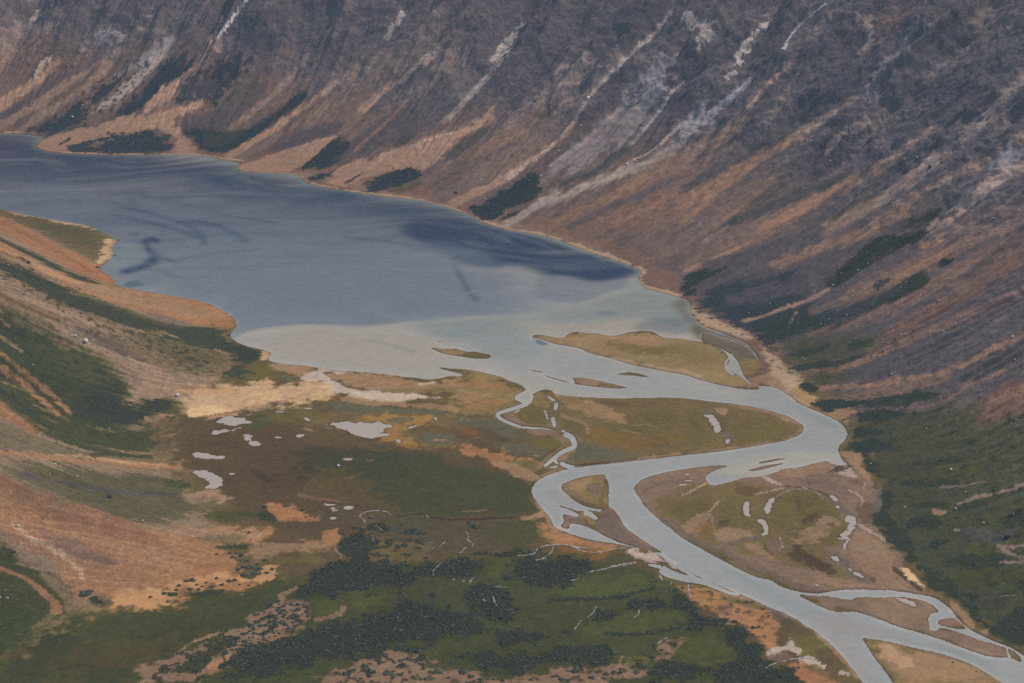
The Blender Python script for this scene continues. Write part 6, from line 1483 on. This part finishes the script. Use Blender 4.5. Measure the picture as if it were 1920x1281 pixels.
ROCKS1 = [('B1', 110, 340, 52, 'grey', 'big grey boulder on the green slope in the near left corner'), ('B1', 0, 322, 34, 'white', 'pale boulder at the left frame edge of the near green slope'), ('B1', 85, 215, 16, 'white', 'small pale stone above the big grey boulder on the near green slope'),
 ('R7', 615, 243, 34, 'dark', 'lone black boulder on the olive scree of the left fan'), ('R7', 98, 410, 30, 'tan', 'large tan block near the head of the orange scree fan'), ('R7', 175, 340, 14, 'tan', 'small tan block above the large tan block on the orange fan'),
 ('R7', 240, 370, 12, 'dark', 'small dark stone on the upper orange fan'), ('R7', 278, 118, 12, 'tan', 'small tan stone high on the olive scree'), ('R7', 310, 62, 14, 'white', 'pale stone at the top of the olive scree under the tan streak'), ('R7', 435, 130, 14, 'white', 'pale stone in the middle of the olive scree'),
 ('R7', 460, 98, 10, 'white', 'tiny pale stone just above the pale stone in the olive scree'), ('R7', 795, 380, 20, 'tan', 'tan block at the lower edge of the olive scree'), ('R7', 170, 497, 12, 'white', 'small white stone beside the pale rubble streak'), ('R7', 680, 192, 12, 'dark', 'small dark stone above right of the lone black boulder'),
 ('A1', 888, 1070, 30, 'white', 'bright white boulder standing alone in the dark heath below the oval pond'),
 ('R4', 45, 350, 12, 'white', 'small white stone high on the left green strip'), ('R4', 925, 860, 16, 'tan', 'tan boulder in the middle of the brown side fan'), ('R4', 990, 1080, 30, 'white', 'pale slab at the head of the bright sand flat'), ('R4', 765, 1250, 10, 'white', 'white stone at the foot of the dark green slope'),
 ('R4', 480, 775, 34, 'white', 'big pale block in the middle of the long debris chute'), ('R4', 420, 745, 18, 'white', 'pale block just above the big one in the debris chute'), ('R4', 185, 908, 10, 'white', 'white stone in the big green slope below the debris chute'), ('R4', 610, 1265, 10, 'white', 'white stone at the shaded foot of the left slope'), ('R4', 160, 335, 22, 'dark', 'dark block on the orange band above the lake arm'), ('R4', 965, 683, 14, 'dark', 'dark stone on the green strip near the lower headland'), ('R4', 445, 485, 14, 'dark', 'dark stone where the orange band widens'), ('R4', 905, 1045, 20, 'tan', 'tan block at the fork of the debris chute'),
 ('R9', 1500, 92, 18, 'white', 'bright white boulder on the green apron right of the river'), ('R9', 1050, 60, 12, 'white', 'small white stone at the apron edge beside the beach'), ('R9', 1580, 217, 10, 'white', 'white stone on the apron above the long tan track'), ('R9', 1240, 302, 14, 'tan', 'tan stone on the apron edge below the point bar'), ('R9', 1525, 313, 22, 'tan', 'tan block at the lower end of the long tan track'),
 ('R9', 1815, 465, 40, 'dark', 'large dark boulder among the grey rubble on the apron'), ('R9', 1340, 655, 12, 'tan', 'tan stone right of the white river scarp'), ('R9', 1680, 390, 14, 'white', 'white stone in the middle of the right apron'), ('R9', 1195, 698, 10, 'dark', 'small dark stone on the bare plain beside the white scarp'),
 ('R9', 1510, 1170, 14, 'dark', 'dark boulder on the yellow sand bar at the bottom'), ('R9', 1640, 1220, 9, 'dark', 'small dark stone on the yellow sand bar, right of the dark boulder'),
 ('A2', 955, 355, 18, 'dark', 'dark rock standing in the river mouth above the tan islet'), ('A2', 1360, 623, 18, 'dark', 'dark rock at the river edge, left of two by the peninsula'), ('A2', 1730, 630, 24, 'dark', 'dark rock at the river edge, right of two by the peninsula'), ('A2', 1645, 1165, 18, 'dark', 'dark stone on the sandy south rim of the peninsula'), ('A2', 178, 352, 12, 'dark', 'dark stone in the water below the long thin islet'),
 ('R5', 1858, 400, 8, 'dark', 'upper of two dark rocks in the shallows under the far beach'), ('R5', 1840, 435, 9, 'dark', 'lower of two dark rocks in the shallows under the far beach'),
 ('R4', 660, 215, 22, 'dark', 'dark rock at the tip of the upper left headland'), ('R4', 645, 300, 20, 'dark', 'dark rock at the lower corner of the upper left headland'), ('R4', 640, 288, 14, 'dark', 'small dark rock just above the headland corner rock'), ('R4', 545, 365, 22, 'dark', 'dark outcrop rock in the notch below the headland'),
 ('A1', 335, 102, 12, 'dark', 'dark stone at the tip of the sandy point'), ('A1', 350, 130, 14, 'dark', 'dark stone in the water off the sandy point'),
 ('R2', 1380, 550, 24, 'white', 'bright white block in the tan gully of the mountain'), ('R2', 1410, 520, 12, 'white', 'small white block above the bright one in the tan gully'), ('R2', 1115, 983, 12, 'white', 'white stone at the top corner of the dark shrub triangle'), ('R2', 1050, 1010, 10, 'white', 'white stone on the upper edge of the dark shrub triangle'), ('R2', 803, 1113, 12, 'white', 'white stone left of the dark shrub triangle by the lake'), ('R2', 780, 1005, 12, 'white', 'white stone alone on the brown scree above the lake'), ('R2', 1340, 703, 12, 'white', 'white stone beside the tan gully bend'), ('R2', 955, 870, 18, 'dark', 'dark block on the brown scree tongue'), ('R2', 640, 1080, 26, 'dark', 'dark boulder near the shore below the brown scree'), ('R2', 1085, 565, 20, 'dark', 'dark block high in the middle of the mountain'), ('R2', 1215, 845, 12, 'white', 'white stone on the grey scree right of the gully'),
 ('R3', 825, 900, 12, 'white', 'white stone on the grey crag of the right mountain'), ('R3', 720, 790, 14, 'tan', 'tan block on the long rust scree streak'), ('R3', 1380, 935, 24, 'dark', 'dark outcrop block on the wide tan scree streak'), ('R3', 1735, 1220, 12, 'white', 'white stone on the red scree at the right'), ('R3', 1835, 1055, 10, 'tan', 'tan stone high on the red scree at the right'), ('R3', 1310, 880, 12, 'white', 'pale stone on the dark slate above the wide tan streak'),
 ('R1', 460, 590, 12, 'white', 'white stone at the top of the far shrub band'), ('R1', 405, 655, 16, 'white', 'white stone in the middle of the far shrub band'), ('R1', 370, 375, 16, 'dark', 'dark block on the tan streaks of the far slope'),
 ('A7', 785, 925, 20, 'white', 'white boulder on the purple scree above the rust streaks'), ('A7', 710, 627, 14, 'white', 'white boulder above the long dark shrub rows'), ('A7', 1190, 295, 26, 'grey', 'grey slab on the olive scree right of the shrub patch'), ('A7', 1820, 605, 34, 'tan', 'tan rubble block at the right frame edge'), ('A7', 1840, 800, 26, 'tan', 'tan block below the rubble block at the right edge'), ('A7', 1035, 245, 12, 'white', 'white stone right below the dark shrub patch tip')]
for a in ROCKS1: add_rock(*a)
SPECKS = [('A7', '280,158 455,210 402,415 835,487 907,578 40,797 22,780 628,762 320,378 125,213 340,285 550,190 865,175 910,133 1075,385 495,30 490,520 250,450 175,492 660,140 920,430 800,545 430,655 860,580', 'small white stone scattered over the shrubby scree above the far beach', 'pale stones on the shrubby scree'),
 ('R6', '1665,15 1035,190 980,230 950,345 1383,137 1450,95 490,415 1330,370 370,468 840,312 740,345 480,70 1360,1115 1835,1085 1862,1063 1275,1120 1540,640 1700,520', 'small pale stone scattered over the red and purple scree', 'pale stones on the red scree'),
 ('R2', '1130,875 825,1135 740,690 1290,685 930,1005 1310,640 1470,550 1050,700 560,1020 420,830', 'small pale stone scattered over the brown mountain scree', 'pale stones on the brown scree')]
for crop, s, lab, grp in SPECKS:
    for p in s.split():
        x, y = map(float, p.split(',')); add_rock(crop, x, y, (13 if crop == 'A7' else 8.5) * (.8 + .4 * rng.rand()), 'white', lab, grp)

# driftwood washed against the point bar
def log_mesh(L_, r_):
    bm = bmesh.new(); n = 9; prev = None
    for k in range(n):
        t = k / (n - 1); c = (L_ * (t - .5), .06 * L_ * math.sin(3 * t + L_), .02 * L_ * math.sin(5 * t)); r = r_ * (1 - .6 * t)
        ring = [bm.verts.new((c[0], c[1] + r * math.cos(a), c[2] + r * math.sin(a))) for a in np.linspace(0, 2 * np.pi, 7)[:-1]]
        if prev:
            for q in range(6): bm.faces.new((prev[q], prev[(q + 1) % 6], ring[(q + 1) % 6], ring[q]))
        else: bm.faces.new(ring)
        prev = ring
    bm.faces.new(prev[::-1])
    for k in range(3):      # stubs of broken branches
        x = L_ * (-.3 + .25 * k); a = k * 2.1
        base = [bm.verts.new((x + .5 * r_ * math.cos(q), .5 * r_ * math.sin(q), r_ * .4)) for q in (0, 2.1, 4.2)]; tip = bm.verts.new((x + .12 * L_, .14 * L_ * math.cos(a), .10 * L_))
        for q in range(3): bm.faces.new((base[q], base[(q + 1) % 3], tip))
    bmesh.ops.recalc_face_normals(bm, faces=bm.faces); me = bpy.data.meshes.new('driftwood_log'); bm.to_mesh(me); bm.free()
    for p in me.polygons: p.use_smooth = True
    return me
M_WOOD = rock_material('wet_driftwood', (.075, .06, .055))
LOGS = [(1440, 208, 50, .3), (1475, 190, 60, .9), (1505, 168, 56, 1.6), (1540, 165, 60, .1), (1570, 185, 66, .5), (1600, 168, 50, 1.1), (1625, 155, 56, .2), (1500, 205, 46, 2.4), (1560, 200, 44, 2.8), (580, 240, 40, .1), (1015, 183, 50, .4)]
LN = ['lowest, at the left end of the dark driftwood jam', 'second from the left end of the driftwood jam', 'upright leaning piece in the middle of the driftwood jam', 'flat piece in the middle of the driftwood jam', 'long piece right of the middle of the driftwood jam', 'steep piece near the right end of the driftwood jam', 'last piece at the right end of the driftwood jam', 'small piece below the middle of the driftwood jam', 'small piece under the long one in the driftwood jam', 'stranded alone in the mud of the pale inlet', 'stranded on the islet in the river bend']
for (x, y, wpx, a), nm in zip(LOGS, LN):
    k = CROPS['A9'][2]; xy, z, d = ground_at([(x * k + 1240, y * k + 840)]); L_ = size_m(wpx * k, d[0])
    o = bpy.data.objects.new('driftwood_log', log_mesh(L_, L_ * .07)); scene.collection.objects.link(o); o.data.materials.append(M_WOOD)
    o.location = (xy[0, 0], xy[0, 1], z[0] + L_ * .05); o.rotation_euler = (0, 0, a); set_props(o, 'dark driftwood log, ' + nm, 'log', 'driftwood stranded at the river bend')
print('things', time.time() - T0)

# ------------------------------------------------------------------ thickets nobody could count
cellA = (R[:, None] * np.gradient(TH)[None, :] * np.gradient(R)[:, None]).astype(np.float32)
def thicket(name, key, dens, rad, hgt, nq, mat, zone=None, seed=3):
    rg = np.random.RandomState(seed)
    Dn = TK[key] * (TK[key] > .35) * (1 - w) * cellA * dens * np.clip(.9 + .9 * N_FINE, .1, 2)
    inside = (np.abs(TH) < math.radians(19))[None, :]
    Dn = Dn * inside
    n = rg.poisson(np.minimum(Dn, 3)); j, i = np.nonzero(n); rep = n[j, i]; j = np.repeat(j, rep); i = np.repeat(i, rep); m = len(j)
    x = X[j, i] + rg.randn(m) * .8; y = Y[j, i] + rg.randn(m) * .8; z = H[j, i]
    s = rad * (.55 + .9 * rg.rand(m) ** 1.5)
    protos = np.stack([leaf_quads(nq, 1.0, hgt, .30, rg) for _ in range(6)])
    P = protos[rg.randint(0, 6, m)]
    a = rg.rand(m) * 6.283; ca, sa = np.cos(a)[:, None, None], np.sin(a)[:, None, None]
    q = np.stack([P[..., 0] * ca - P[..., 1] * sa, P[..., 0] * sa + P[..., 1] * ca, P[..., 2]], -1) * s[:, None, None, None]
    q += np.stack([x, y, z], 1)[:, None, None, :]
    new_obj(name, quads_mesh(name, q.reshape(-1, 4, 3), mat), None, kind='stuff')
    print(name, m, 'bushes')
thicket('willow_thicket', 'Tk', .075, 1.55, .42, 12, M_LEAF, seed=3)
thicket('slope_shrubbery', 'Tm', .011, 2.0, .4, 12, M_LEAF_M, seed=4)
thicket('hillside_shrubbery', 'Th', .005, 1.5, .4, 12, M_LEAF_H, seed=5)
print('thickets', time.time() - T0)
# ------------------------------------------------------------------ the air of the valley
bm = bmesh.new(); bmesh.ops.create_cube(bm, size=1.0)
for v in bm.verts:
    v.co.x *= 14000; v.co.y = v.co.y * 10200 + 2500; v.co.z = (v.co.z + .5) * 1203 - 3
me = bpy.data.meshes.new('haze'); bm.to_mesh(me); bm.free()
hm = bpy.data.materials.new('valley_air'); hm.use_nodes = True
hn = hm.node_tree.nodes; hn.remove(hn['Principled BSDF'])
pv = hn.new('ShaderNodeVolumePrincipled'); pv.inputs['Color'].default_value = (.60, .82, 1.0, 1); pv.inputs['Density'].default_value = HAZE_D
pv.inputs['Anisotropy'].default_value = 0.0
hm.node_tree.links.new(pv.outputs['Volume'], hn['Material Output'].inputs['Volume'])
hz = new_obj('haze', me, hm, kind='stuff')
cy.volume_step_rate = 10.0; cy.volume_max_steps = 64
print('done', time.time() - T0)
